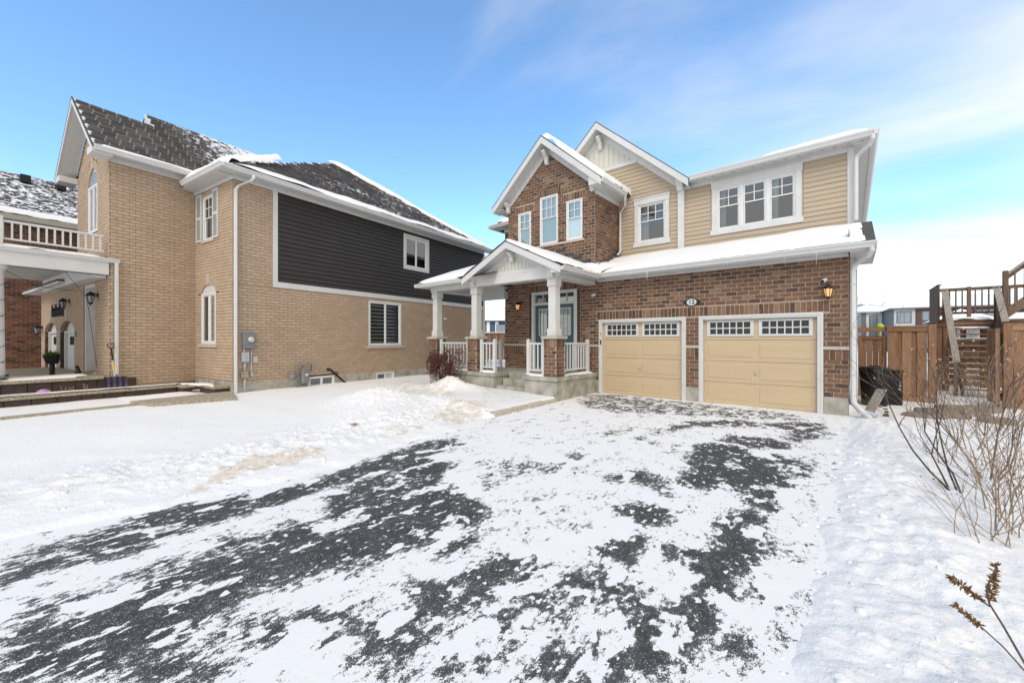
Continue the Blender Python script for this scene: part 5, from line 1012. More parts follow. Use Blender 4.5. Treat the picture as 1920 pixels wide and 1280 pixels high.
for k in range(8): MB().box(2.5,3.9,11.40,11.44,-.1+.22*k,.10+.22*k,DF).build('skirt_board','deck_wood',dk,.003)
us=empty('upper_stair',(3.95,9.5,2.3),0,'upper wooden stair with balusters rising out of the right edge','stair'); UF=Fr((0,0,0),(1,0,0),(0,-1,0))
MB().box(-.06,.06,-.06,.06,-.02,1.62,UF).build('newel_post','deck_wood',us,.006)
MB().prism([UF(0,0.0,1.44),UF(2.4,0,3.84),UF(2.4,0,3.68),UF(0,0,1.28)],(0,.05,0)).build('handrail','deck_wood',us,.004); MB().prism([UF(0,.04,1.50),UF(2.4,.04,3.90),UF(2.4,.04,3.86),UF(0,.04,1.46)],(0,.14,0)).build('rail_cap','deck_wood',us)
MB().prism([UF(0.05,0,.05),UF(2.4,0,2.4),UF(2.4,0,2.75),UF(0.05,0,.40)],(0,.05,0)).build('stringer','deck_wood',us,.004)
for k in range(11): x=.18+.2*k; MB().box(x,x+.035,.0,.03,x+.3,x+1.34,UF).build('baluster','deck_wood',us)
for k in range(10): x=.2+.2*k; MB().box(x,x+.25,-1.0,-.05,x+.12,x+.155,UF).build('tread','deck_wood',us)
bn=empty('black_bin',(.50,2.75,-.06),0,'black plastic bin with lid standing by the gate','bin')
MB().lathe((0,0,0),[(.24,0),(.255,.02),(.29,.78),(.30,.80),(.30,.90)],26).build('bin_body','black_plastic',bn,smooth=False); MB().lathe((0,0,.905),[(.315,0),(.315,.05),(.28,.085),(.12,.10)],26).build('bin_lid','black_plastic',bn)
MB().box(-.1,.1,-.05,.05,1.0,1.03).build('lid_handle','black_plastic',bn,.01)
b2=empty('black_crate',(.80,3.25,-.06),R(10),'black box pressed behind the bin against the fence','bin'); MB().prism([(-.22,-.22,0),(.22,-.22,0),(.22,.22,0),(-.22,.22,0)],(0,0,.86)).build('crate_body','black_plastic',b2,.02); MB().box(-.24,.24,-.24,.24,.862,.90).build('crate_lid','black_plastic',b2,.01)
pk=MB().prism([(.30,.05,-.06),(.50,-.12,-.06),(.52,-.10,-.06),(.32,.07,-.06)],(0,0,.02)); 
pd=empty('leaning_plank',(.50,.4,0),R(-35),'grey plank leaning beside the downspout outlet','plank'); pm=MB().prism([(-.10,-.40,-.03),(.10,-.40,-.03),(.10,.05,.56),(-.10,.05,.56)],(0,.035,.02)); pm.build('plank_board','grey_wood',pd,.005); MB().box(-.09,.09,-.08,-.05,.20,.25).build('cleat','grey_wood',pd,.003)
fx=empty('downspout_extension',(.35,-.2,0),R(40),'pale grey drain pipe elbow lying by the garage corner','pipe'); MB().tube([(0,-.1,.10),(0,.25,.13),(.02,.5,.32),(.0,.6,.55)],[.05,.05,.055,.05],10).build('pipe','metal_light',fx,smooth=True); MB().lathe((0.02,.5,.30),[(.075,-.05),(.085,0),(.075,.05)],12,(0,.6,.8)).build('collar','metal_light',fx)
tap=empty('green_bottle',(.62,.75,-.05),0,'small green plastic bits in the snow before the gate','litter'); MB().lathe((0,0,0),[(.05,0),(.055,.03),(.03,.07)],10).build('bottle_base','black_plastic',tap); MB().lathe((.01,0,.085),[(.03,0),(.045,.03),(.02,.05)],8).build('bottle_body','hydro_green',tap); MB().box(-.05,.03,-.02,.02,.16,.185).build('bottle_cap','hydro_green',tap)
lm=empty('lime_cap',(.72,5.5,2.10),0,'lime green cap showing above the gate','cap'); MB().lathe((0,0,-2.1),[(.02,0),(.02,2.0),(.09,2.02),(.10,2.06),(.06,2.11),(.02,2.13)],12).build('cap_dome','lime',lm)
for i,(x,y,s) in enumerate(((1.25,1.3,.5),(1.75,1.6,.42),(1.5,2.1,.5),(2.1,2.2,.45),(2.3,1.3,.4),(1.95,2.8,.5),(2.4,3.1,.45))):
    n=9; rr=random.Random(i); P=[(x+s*(.55+.25*rr.random())*math.cos(6.28*k/n),y+s*(.5+.2*rr.random())*math.sin(6.28*k/n),-.2) for k in range(n)]
    st=MB().prism(P,(0,0,.215+.01*i)).build('stepping_stone','stepping',None,.02); tag(st,['flat brown stepping stone nearest the fence post and bin','flat brown stepping stone in front row, middle of the path','flat brown stepping stone left in the second row','flat brown stepping stone right in the second row','flat brown stepping stone at right front of the path','flat brown stepping stone left in the row closest to the stair','flat brown stepping stone closest to the stair foot at right'][i],'stepping stone','stepping stones toward the stair')
# ================================================================== things on the walls
def wall_lamp(F,u,z,lab,lit,M0=None,s=1.,parent_loc=None,rz=0):
    loc=Vector(F(u,0,z)); 
    if M0: loc=M0@loc
    r=empty('wall_lamp',loc,rz,lab,'lamp'); f=Fr((0,0,0),F.u if not M0 else (1,0,0),F.n if not M0 else (0,-1,0))
    MB().lathe(f(0,.012,.03),[(.055*s,0),(.055*s,.02),(.03*s,.03)],12,f.n).build('back_plate','black_metal',r)
    MB().tube([f(0,.03,.04),f(0,.10*s,.09*s),f(0,.14*s,.04*s)],.012*s,6).build('arm','black_metal',r)
    MB().lathe(f(0,.14*s,.0),[(.095*s,0),(.09*s,.015),(.06*s,.06*s),(.02*s,.085*s),(.008,.12*s)],10).build('cap','black_metal',r)
    MB().lathe(f(0,.14*s,-.17*s),[(.045*s,0),(.08*s,.165*s)],6).build('shade','orange_lamp' if lit else 'far_glass',r)
    for k in range(6):
        a=6.283*k/6; c0=f(0,.14*s,0); MB().tube([(c0[0]+math.cos(a)*.047*s,c0[1]+math.sin(a)*.047*s,c0[2]-.17*s),(c0[0]+math.cos(a)*.083*s,c0[1]+math.sin(a)*.083*s,c0[2])],.006,4).build('cage_bar','black_metal',r)
    MB().lathe(f(0,.14*s,-.26*s),[(.006,0),(.012,.04*s),(.05*s,.075*s),(.05*s,.09*s)],10).build('finial','black_metal',r)
    return r
wall_lamp(FF,-.343,2.74,'lit black lantern on the brick right of the garage doors',True)
wall_lamp(FF,-9.07,2.88,'lit black lantern on the porch wall beside the teal door',True)
wall_lamp(WF,-7.2,2.95,'unlit black lantern above the arched garage doors of the tan house',False,ML,1.2,rz=GL); wall_lamp(WF,-3.75,2.95,'unlit black lantern right of the white front door of the tan house',False,ML,1.2,rz=GL); wall_lamp(WF,-11.6,2.1,'unlit black lantern at the far left end of the garage wall',False,ML,1.2,rz=GL)
def sec_cam(F,u,z,lab,d,M0=None,rz=0,body='white_plastic'):
    loc=Vector(F(u,0,z)); loc=M0@loc if M0 else loc
    r=empty('security_camera',loc,rz,lab,'camera'); n=Vector(F.n) if not M0 else Vector((0,-1,0)) if False else Vector(F.n)
    MB().lathe(n*.012,[(.045,0),(.045,.02),(.02,.03)],12,n).build('mount','white_plastic',r); c=n*.09; d=Vector(d).normalized()
    MB().tube([n*.03,c],.014,6).build('bracket_arm','white_plastic',r); MB().lathe(c-d*.07,[(.038,0),(.042,.01),(.042,.13),(.036,.14)],14,d).build('camera_body',body,r); MB().lathe(c+d*.071,[(.034,0),(.03,.006)],14,d).build('lens','black_plastic',r); return r
sec_cam(FF,-.41,2.93,'white security camera above the lantern by the right garage door',(-.35,-.8,-.3)); sec_cam(FF,-6.07,3.02,'small white security camera on the brick beside the front door',(-.7,-.5,-.35)); sec_cam(FF,-9.60,3.45,'small black camera under the porch ceiling',(.3,-.8,-.3),body='black_plastic')
sec_cam(LS,9.2,2.65,'white security camera on the side wall of the tan house',(.6,.5,-.3),ML,GL)
# number plate
pn=empty('number_plate',FF(-3.185,.02,2.63),0,'oval black and white house number plate reading 12','sign')
def oval(a,b,w0,w1,n=28): return [(a*math.cos(6.2832*k/n),-w0,b*math.sin(6.2832*k/n)) for k in range(n)]
MB().prism(oval(.155,.115,.0,0),(0,-.012,0)).build('plate_rim','black_metal',pn); MB().prism(oval(.125,.09,.013,0),(0,-.004,0)).build('plate_face','white_plastic',pn)
for sx in(-1,1): MB().prism([(sx*.14,0,-.05),(sx*.20,0,-.03),(sx*.215,0,0),(sx*.20,0,.03),(sx*.14,0,.05)],(0,-.011,0)).build('plate_ear','black_metal',pn)
t=bpy.data.curves.new('numerals','FONT'); t.body='12'; t.size=.16; t.align_x='CENTER'; t.align_y='CENTER'; t.extrude=.002; t.offset=.003
to=bpy.data.objects.new('numerals_curve',t); C.objects.link(to); dg=bpy.context.evaluated_depsgraph_get(); me=bpy.data.meshes.new_from_object(to.evaluated_get(dg)); bpy.data.objects.remove(to); me.materials.clear(); me.materials.append(M['black_metal'])
to=bpy.data.objects.new('numerals',me); C.objects.link(to); to.parent=pn; to.location=(0,-.020,0); to.rotation_euler=(R(90),0,0)
# electric meter on the tan house
def onL(name,lab,cat,y,z): return empty(name,ML@Vector((0,y,z)),GL,lab,cat)
em=onL('electric_meter','grey electric meter box with round dial and conduits on the tan wall','meter',.40,1.6)
E0=Fr((0,-.40,-1.6),(0,1,0),(1,0,0))
MB().box(.24,.58,.01,.13,1.37,1.87,E0).build('meter_box','metal_grey',em,.012); MB().lathe(E0(.43,.13,1.64),[(.095,0),(.10,.02),(.085,.03)],18,E0.n).build('meter_ring','metal_grey',em); MB().lathe(E0(.43,.15,1.64),[(.08,0),(.08,.06),(.055,.085)],18,E0.n).build('meter_dial','cream_panel',em)
MB().box(.215,.415,.01,.11,.965,1.26,E0).build('disconnect_box','metal_light',em,.008); MB().box(.30,.34,.111,.114,1.09,1.14,E0).build('sticker','yellow',em); MB().box(.20,.39,.01,.10,.48,.68,E0).build('junction_box','coping',em,.008)
for q in ([(.29,.05,1.37),(.29,.05,1.26)],[(.31,.05,.965),(.30,.05,.68)],[(.30,.05,.48),(.30,.05,-.05)]): MB().tube([E0(*p) for p in q],.03,10).build('conduit','metal_light',em,smooth=True)
MB().tube([E0(.49,.05,1.37),E0(.49,.05,.75),E0(.50,.05,.62)],.024,10).build('conduit','metal_light',em,smooth=True); MB().box(.47,.54,.02,.08,.50,.64,E0).build('conduit_body','metal_light',em,.01)
oc=onL('outlet_cover','small cream outlet cover on the tan wall beside the meter','outlet',.615,1.02); MB().box(-.06,.06,.01,.045,-.085,.085,Fr((0,0,0),(0,1,0),(1,0,0))).build('cover_plate','cream_panel',oc,.01); MB().lathe((.046,0,0),[(.03,0),(.03,.008)],12,(1,0,0)).build('cover_disc','stone_sill',oc)
gm=onL('gas_meter','grey green gas meter with regulator and pipes by the basement window','meter',2.1,.4); E1=Fr((0,-2.1,-.4),(0,1,0),(1,0,0))
MB().box(1.98,2.23,.10,.26,.16,.62,E1).build('meter_case','metal_grey',gm,.03); MB().box(2.02,2.19,.12,.24,.62,.70,E1).build('meter_top','metal_grey',gm,.02); MB().box(2.06,2.17,.261,.266,.42,.50,E1).build('index_plate','cream_panel',gm); MB().lathe(E1(1.70,.13,.41),[(.11,0),(.12,.02),(.12,.05),(.06,.08),(.03,.11)],18,E1.n).build('regulator','metal_grey',gm)
for q,rr_ in (([(1.86,.15,-.05),(1.86,.15,.72),(1.92,.15,.80),(2.0,.15,.80),(2.05,.15,.70)],.022),([(1.72,.15,.41),(1.86,.15,.41)],.022),([(2.16,.15,.70),(2.16,.15,.80),(2.40,.08,.80),(2.40,.05,.55)],.02),([(2.14,.15,.16),(2.14,.15,-.05)],.03)): MB().tube([E1(*p) for p in q],rr_,8).build('gas_pipe','metal_grey',gm,smooth=True)
bp=onL('black_drain_pipe','black plastic hose sloping from the tan wall to the snow','pipe',3.1,.5); E2=Fr((0,-3.1,-.5),(0,1,0),(1,0,0)); MB().tube([E2(3.05,.02,.57),E2(3.12,.05,.56),E2(3.62,.25,.02)],.035,10).build('hose','black_plastic',bp,smooth=True); MB().lathe(E2(3.05,.012,.57),[(.055,0),(.055,.015)],12,E2.n).build('hose_flange','black_plastic',bp)
# things by the tan house porch
def onP(name,lab,cat,x,y,z,rz=0): return empty(name,ML@Vector((x,y,z)),GL+rz,lab,cat)
sv=onP('snow_shovel','purple snow shovel with D grip leaning on the tan brick corner','shovel',-2.10,-2.05,.2)
MB().tube([(-.05,.0,.35),(-.30,-.02,1.18)],.018,8).build('shaft','metal_light',sv); MB().tube([(-.20,-.01,.85),(-.30,-.02,1.2)],.022,8).build('upper_shaft','black_plastic',sv); MB().tube([(-.12,-.005,.58),(-.17,-.008,.75)],.024,8).build('grip_sleeve','yellow',sv)
MB().tube([(-.30,-.02,1.18),(-.33,-.09,1.24),(-.35,-.09,1.32),(-.35,.05,1.32),(-.33,.05,1.24),(-.30,-.02,1.18)],.014,6).build('d_grip','black_plastic',sv)
bl=[];nb=9
for i in range(nb):
    a=-.24+.48*i/(nb-1)
    for z,cv in((.0,.12),(.2,.03),(.40,.0)): bl.append((cv+.02*math.cos(i*3.1),a,z))
MB().add(bl,[(i*3+k,i*3+3+k,i*3+4+k,i*3+1+k) for i in range(nb-1) for k in(0,1)]).build('blade','purple_plastic',sv)
pt=onP('potted_plant','black hanging pot with bright green plant by the arched doors','plant',-4.3,-2.9,.6); MB().tube([(0,0,0),(0,0,.35)],.06,8).build('stand','black_plastic',pt); MB().lathe((0,0,.33),[(.12,0),(.19,.22),(.20,.26)],14).build('pot','black_plastic',pt)
lf=MB(); rr=random.Random(3)
for k in range(160):
    a=rr.uniform(0,6.28); r0=rr.uniform(0,.16); p=Vector((math.cos(a)*r0,math.sin(a)*r0,.58)); d=Vector((math.cos(a)*rr.uniform(.02,.12),math.sin(a)*rr.uniform(.02,.12),rr.uniform(.06,.17))); s=Vector((-d.y,d.x,0)).normalized()*.012
    lf.add([p-s,p+s,p+d],[(0,1,2)])
lf.build('leaves','green_leaf',pt,kind='stuff')
ct=onP('cat_statue','small black cat statue sitting on the porch floor of the tan house','statue',-3.35,-2.55,.6); MB().lathe((0,0,0),[(.07,0),(.075,.06),(.06,.14),(.04,.2),(.035,.22)],12).build('cat_body','black_metal',ct,smooth=True)
hd=MB().lathe((0,-.015,.20),[(.02,0),(.045,.03),(.045,.06),(.02,.085)],10); 
for sx in(-1,1): hd.add([(sx*.04,-.015,.27),(sx*.01,-.015,.285),(sx*.03,-.015,.33),(sx*.03,.005,.27)],[(0,1,2),(1,3,2),(3,0,2)])
hd.build('cat_head','black_metal',ct); MB().tube([(.0,.07,.02),(.06,.10,.02),(.09,.05,.03),(.08,0,.06)],.014,6).build('cat_tail','black_metal',ct)
ty=onP('painted_rock','pastel pink and blue painted rock in the snowy planter','rock',-2.25,-3.35,.24); MB().lathe((0,0,0),[(.08,0),(.13,.05),(.11,.1),(.04,.13)],10).build('rock_body','toy_pink',ty,smooth=True); MB().lathe((.03,.06,.02),[(.05,0),(.07,.04),(.03,.09)],8).build('rock_patch','far_glass',ty)
br=MB(); rr=random.Random(9)
gs=onP('dry_grass','dead straw coloured stalks in the planter corner','plant',-1.9,-.35,.2)
for k in range(14):
    p=Vector((rr.uniform(-.2,.2),rr.uniform(-.25,.2),0)); br.tube([p,p+Vector((rr.uniform(-.06,.1),rr.uniform(-.12,.12),rr.uniform(.12,.3)))],.006,4)
br.build('stalk','twig_tan',gs,kind='stuff')
gs2=onP('dry_grass','dead straw coloured stalks beside the painted rock','plant',-2.2,-2.75,.2); br=MB()
for k in range(10):
    p=Vector((rr.uniform(-.1,.1),rr.uniform(-.3,.3),0)); br.tube([p,p+Vector((rr.uniform(-.02,.06),rr.uniform(-.1,.12),rr.uniform(.1,.25)))],.006,4)
br.build('stalk','twig_tan',gs2,kind='stuff')
tb=onP('dark_tub','dark round tub with snow on it beside the far brick wall','tub',-10.5,-4.2,.5); MB().lathe((0,0,0),[(.35,0),(.5,.3),(.52,.42)],18).build('tub_body','flashing',tb); MB().lathe((0,0,.40),[(.50,0),(.48,.06),(.3,.09)],18).build('tub_snow','snow',tb,smooth=True)
# string of lights on the column and under the beam
sl_=onP('string_lights','dark wire of small lights wound round the white porch column','string lights',-2.88,-4.12,.6)
hx=[(.24*math.cos(a),.24*math.sin(a),.05+2.7*i/150) for i,a in enumerate(np.linspace(0,2*math.pi*7,151))]; MB().tube(hx,.006,4).build('wire','black_plastic',sl_)
for i in range(0,150,4): p=hx[i]; MB().lathe((p[0]*1.03,p[1]*1.03,p[2]-.035),[(.006,0),(.01,.02),(.006,.035)],5).build('bulb','hydro_green',sl_)
for k in range(5): q=[(.29*math.cos(a),.29*math.sin(a),.03+.03*k+.02*math.sin(3*a+k)) for a in np.linspace(0,6.28,22)]; MB().tube(q,.006,4).build('wire','black_plastic',sl_)
s2=onP('hanging_wire','thin dark wire of lights draped across the porch opening of the tan house','string lights',-2.9,-3.0,3.4); 
for q in ([(0,-1.0,.05),(-1.2,-.2,-.25),(-2.5,.8,-.2)],[(0.12,.1,.1),(-.3,.6,-.55),(-.5,.85,-2.6)],[(.13,-1.0,.09),(.13,-.2,.085),(.13,.85,.09)]): MB().tube(q,.007,4).build('wire','black_plastic',s2)
# ================================================================== third house behind, far houses
TH=empty('red_brick_house',LO,GL,'red brown brick house with patchy snow on its dark roof behind the tan house','house')
TF=Fr((-14,0,0),(0,1,0),(1,0,0)); TM=Masonry(TH,ML,'brick_red','mortar_brown',.10,.26,.014); TM.wall('side_wall',TF,-.2,6.8,(-4.6,1.6),rank=False); TM.finish(0)
Box('front_wall','far_brick',TH,-22,-14.02,-4.6,-4.5,-.3,6.8,ID,0); Box('wall_rest','far_brick',TH,-14.3,-14.01,1.6,9,-.3,6.8,ID,0)
t0=MB().prism([(-13.55,-5.0,6.95),(-13.55,9,6.95),(-17.5,9,9.72),(-17.5,-5.0,9.72)],(0,0,-.05)); t0.r=[.4]*len(t0.f); t0.s=[.52]*len(t0.f); t0.build('roof','shingle',TH,rnd=True); Box('fascia','far_beige',TH,-13.6,-13.5,-5,9,6.72,6.94,ID,0); MB().box(-14,-13.56,-5,9,6.70,6.72).build('soffit','far_beige',TH)
snow_sheet('snow_cover',TH,[(-13.5,-5,6.97),(-13.5,1.5,6.97),(-14.0,1.5,7.32),(-14.0,-5,7.32)],60,14,.06,.3,.9,3,(1,0,1,1)); 
for y in(-1.9,-.75): Box('roof_vent','black_plastic',TH,-16.9,-16.5,y-.17,y+.17,9.15,9.52,ID,.02)
def far_house(name,lab,x,y,rz,w_,d_,h_,wallm,roofm,wins,rh=2.2,split=None,eav=.4):
    r=empty(name,(x,y,0),rz,lab,'house'); F=Fr((0,0,0),(1,0,0),(0,-1,0))
    MB().box(-w_/2,w_/2,0,d_,-.5,h_).build('wall',wallm,r)
    if split:
        for a,b,m_ in split: MB().box(a,b,.0,.12,-.5,h_-.1,F).build('wall_panel',m_,r)
    e=eav; o=MB().add([(-w_/2-e,-e-.15,h_),(w_/2+e,-e-.15,h_),(w_/2+e,d_+e,h_),(-w_/2-e,d_+e,h_),(-w_/2+d_*.45,d_/2,h_+rh),(w_/2-d_*.45,d_/2,h_+rh)],[(0,1,5,4),(1,2,5),(2,3,4,5),(3,0,4),(0,3,2,1)]).build('roof',roofm,r); MB().box(-w_/2-e,w_/2+e,-e-.16,d_+e,h_-.18,h_-.02).build('eave',wallm if wallm!='far_white' else 'far_grey',r)
    for u,z,ww,hh_ in wins:
        f=MB().box(u-ww/2-.1,u+ww/2+.1,.05,.16,z-.1,z+hh_+.1,F).build('window','far_dark',r)
        for k in(0,1): MB().box(u-ww/2+k*ww/2+.04,u+k*ww/2-.04,.162,.17,z,z+hh_,F).build('pane','far_glass',f)
    return r
far_house('pale_townhouse','pale grey and dark brick modern house above the cedar fence',11.5,66,R(4),14,10,6.0,'far_dark','snow',[(-5.9,4.0,1.3,1.4),(-3.5,4.3,1.2,1.1),(1.6,4.0,1.7,1.4),(4.5,4.0,1.7,1.4),(-4,.6,2,1.8)],1.9,[(-6.9,-4.8,'far_grey'),(-4.7,6.9,'far_brick')])
far_house('white_townhouse','white modern house with dark strips left of the pale grey one',3.2,74,R(18),7,9,6.1,'far_white','snow',[(-2.5,1,1,4.4),(-.5,1,.8,4.4),(2.4,3,.6,2)],1.6,[(-2.0,-1.4,'far_dark'),(.6,1.1,'far_dark'),(1.6,2.9,'far_beige')])
far_house('dark_townhouse','dark far house low above the fence beside the garage wall',-1.5,88,R(10),12,9,5.2,'far_dark','snow',[(2.2,2.6,1.6,1.4),(4.6,2.6,1.2,1.4)],1.4)
gz=empty('garden_gazebo',(6.7,36,0),0,'snow capped gazebo roof peeking above the fence rail','gazebo'); MB().add([(-2,-2,3.05),(2,-2,3.05),(2,2,3.05),(-2,2,3.05),(0,0,4.1)],[(0,1,4),(1,2,4),(2,3,4),(3,0,4),(0,3,2,1)]).build('roof','snow',gz); MB().box(-1.95,1.95,-1.95,1.95,2.85,3.04).build('fascia','far_dark',gz)
for sx in(-1,1):
    for sy in(-1,1): MB().box(sx*1.8-.08,sx*1.8+.08,sy*1.8-.08,sy*1.8+.08,-.3,2.84).build('post','far_beige',gz)
far_house('yard_house','brick house seen low between the stair treads',14,48,R(2),9,8,3.0,'far_beige','snow',[(-2.4,1.2,2,1.2),(1.2,1.2,2,1.2)],1.5,[(-4,-3.0,'far_dark')])
far_house('blue_house','blue grey far house with snowy roof seen past the porch rail',-50,44,R(40),16,11,5.2,'far_blue','snow',[(-5.5,2.6,1.6,1.8),(-3.2,2.6,1.6,1.8),(.5,2.6,1.6,1.8),(3.4,2.6,1.6,1.8)],3.0,[(-2.2,-1.6,'far_white'),(-.6,0,'far_white'),(5,7,'far_brick')])
far_house('slate_house','grey gabled far house behind the blue one',-62,62,R(40),18,12,7,'far_grey','snow',[(-3,3,1.6,1.8)],3.2)
bf=empty('back_fence',(-21,13.5,0),R(25),'cedar back fence with snow on top seen between the two houses','fence')
for k in range(26): MB().box(-3.9+.30*k,-3.62+.30*k,-.02,.004+.012*(k%2),-.3,2.1).build('fence_board','cedar',bf)
MB().box(-3.9,3.9,-.06,.05,2.1,2.2).build('top_rail','cedar_h',bf); MB().box(-3.9,3.9,-.07,.06,2.201,2.26).build('snow_cap','snow',bf)
# ================================================================== plants
def grow(mb,p,d,L,r,depth,rr,spread=.55,seg=4,tips=None,curl=.18):
    pts=[p]; rad=[r]; q=Vector(p); dd=Vector(d).normalized()
    for i in range(seg):
        dd=(dd+Vector((rr.gauss(0,curl),rr.gauss(0,curl),rr.gauss(.03,curl*.6)))).normalized(); q=q+dd*L/seg; pts.append(q.copy()); rad.append(r*(1-.6*(i+1)/seg))
        if depth>0 and i>=1 and rr.random()<.85:
            a=rr.uniform(0,6.28); s=Vector((math.cos(a),math.sin(a),rr.uniform(-.1,.5))); grow(mb,q.copy(),(dd+s*spread).normalized(),L*rr.uniform(.35,.65),rad[-1]*.75,depth-1,rr,spread,max(2,seg-1),tips,curl)
    mb.tube(pts,[max(x,.0016) for x in rad],5 if r>.006 else 4,False)
    if tips is not None: tips.append((pts[-1],dd))
def shrub(name,lab,cat,x,y,stems,mt,tipm=None,seed=1,hz=None,tipp=.3,tips_s=.014,group=None):
    z=float(snow_h(np.array([x]),np.array([y]))[0])-.03; r=empty(name,(x,y,z),0,lab,cat,group); rr=random.Random(seed); tips=[]
    for (ox,oy,dx,dy,dz,L,rad,dep) in stems:
        mb=MB(); grow(mb,Vector((ox,oy,0)),Vector((dx,dy,dz)),L,rad,dep,rr,.6,5,tips); mb.build('stem',mt,r,smooth=True)
    if tipm:
        b=MB()
        for p,d in tips:
            if rr.random()<tipp:
                s=tips_s*rr.uniform(.6,1.3); v=[tuple(Vector(p)+Vector(q)*s) for q in((1,0,0),(-1,0,0),(0,1,0),(0,-1,0),(0,0,1.3),(0,0,-1.3))]; b.add(v,[(0,2,4),(2,1,4),(1,3,4),(3,0,4),(2,0,5),(1,2,5),(3,1,5),(0,3,5)])
        if b.f: b.build('bud',tipm,r,kind='stuff')
    return r
shrub('bare_shrub','bare dark shrub with branches sweeping left toward the garage corner','shrub',.90,-4.80,[(0,0,-.75,1.3,.75,1.9,.012,3),(.03,.05,-.1,.9,.9,1.5,.010,3),(.05,0,.15,.5,1,1.3,.010,3),(-.02,.1,-.4,1.6,.8,1.6,.010,3)],'bark',None,4)
shrub('bare_shrub','bare grey shrub with pale buds before the stair','shrub',1.25,-3.9,[(0,0,-.2,.3,1,1.3,.010,3),(.05,0,.1,.2,1,1.45,.011,3),(.1,.1,.5,.4,1,1.3,.009,3),(0,.1,-.5,.5,.9,1.2,.008,3),(.1,0,.3,-.2,1,1.1,.008,3),(-.1,.1,-.6,.1,1,1.0,.007,3)],'twig_grey','bud',12,tipp=.22,tips_s=.011)
shrub('bare_shrub','thin tan shrub behind the budding one near the gate opening','shrub',1.35,-2.3,[(0,0,-.4,.1,1,1.2,.008,3),(.1,0,.2,.2,1,1.35,.008,3),(.1,.1,.5,.1,.9,1.2,.007,3),(-.1,.1,-.1,-.3,1,1.1,.007,3),(.2,0,.7,.3,.8,1.1,.007,3)],'twig_tan','bud',22,tipp=.15,tips_s=.010)
shrub('bare_shrub','tall upright tan stalks crowding the right edge of the picture','shrub',1.12,-5.35,[(.0,0,-.18,.1,1,1.0,.006,1),(.06,.1,.05,.1,1,1.2,.006,1),(.1,.2,.15,0,1,1.3,.006,1),(.02,.3,.0,.2,1,1.2,.006,1),(-.08,.1,-.35,.2,1,.9,.006,1),(.15,-.1,.3,0,1,1.2,.006,1),(.2,.3,.25,.3,1,1.3,.006,1),(-.05,-.15,-.1,-.1,1,.85,.005,1),(.1,-.25,.05,-.05,1,1.0,.005,1),(.0,.45,-.3,.2,1,1.1,.006,1)],'twig_tan','seed_head',31,tipp=.35,tips_s=.010)
def fan(n,rr,L,r,dep,sx=.25,dx=.55,tilt=(0,0)): return [(rr.uniform(-sx,sx),rr.uniform(-sx,sx),tilt[0]+rr.gauss(0,dx),tilt[1]+rr.gauss(0,dx),1,L*rr.uniform(.65,1.1),r*rr.uniform(.7,1.2),dep) for _ in range(n)]
_r=random.Random(91)
shrub('bare_shrub','dense tangle of fine tan twigs in the middle of the right garden','shrub',1.15,-3.2,fan(8,_r,1.0,.005,3),'twig_tan','bud',51,tipp=.08,tips_s=.010)
shrub('bare_shrub','dense tangle of grey twigs spilling over the snow at right','shrub',1.30,-4.5,fan(8,_r,.95,.005,3,.25,.7),'twig_grey','bud',52,tipp=.06,tips_s=.010)
shrub('bare_shrub','fine straw coloured twigs low at the right edge above the flower stalks','shrub',1.10,-5.9,fan(16,_r,.75,.004,2,.22,.5),'twig_tan','seed_head',53,tipp=.2,tips_s=.008)
shrub('bare_shrub','fine bare twigs standing in front of the cedar fence right of the opening','shrub',2.0,.2,fan(8,_r,1.0,.006,3,.4,.5),'twig_tan','bud',54,tipp=.08,tips_s=.010)
shrub('bare_shrub','sparse thin tan stalks trailing into the near right corner of the snow','shrub',.90,-6.15,fan(11,_r,.62,.0035,1,.20,.35,(-.25,.1)),'twig_tan','seed_head',55,tipp=.3,tips_s=.007)
shrub('bare_shrub','low reddish twigs in the snow between bank and stepping stones','shrub',1.75,-1.0,[(0,0,-.4,0,1,.9,.008,2),(.1,0,.3,.2,1,1.0,.008,2),(0,.1,0,-.3,1,.8,.008,2),(.2,.2,.5,.1,.8,.9,.008,2)],'bark','bud',41,tipp=.15,tips_s=.010)
# dried flower stalks close by
fl=empty('dried_flower',(.742,-7.913,-.09),0,'dried brown flower stalks with seed heads leaning in at bottom right','plant'); FO=Vector((.742,-7.913,-.087))
def stalk(pts,r0): MB().tube([Vector(p)-FO for p in pts],[r0*(1-.5*i/len(pts)) for i in range(len(pts))],6,False).build('stem','twig_grey',fl,smooth=True)
stalk([(.80,-7.96,-.2),(.742,-7.913,-.087),(.657,-7.855,.102),(.615,-7.825,.184),(.604,-7.834,.272),(.644,-7.8,.383)],.006); stalk([(.615,-7.825,.169),(.537,-7.891,.257),(.447,-7.967,.331)],.004); stalk([(.76,-8.06,-.2),(.705,-8.011,-.031),(.628,-8.011,.064),(.535,-8.023,.152),(.46,-8.087,.236)],.005)
def seedhead(A,B,n,s):
    rr=random.Random(n); A=Vector(A)-FO;B=Vector(B)-FO; m=MB()
    for k in range(n):
        p=A.lerp(B,rr.random()); d=((B-A).normalized()*rr.uniform(.1,.9)+Vector((rr.gauss(0,.6),rr.gauss(0,.6),rr.gauss(-.35,.5)))).normalized(); L=s*rr.uniform(.6,1.2); x=d.orthogonal().normalized()*L*.17; y=d.cross(x).normalized()*L*.17
        m.add([p,p+d*L*.5+x,p+d*L*.5+y,p+d*L*.5-x,p+d*L*.5-y,p+d*L],[(0,1,2),(0,2,3),(0,3,4),(0,4,1),(5,2,1),(5,3,2),(5,4,3),(5,1,4)])
    m.build('seed_head','seed_head',fl,kind='stuff')
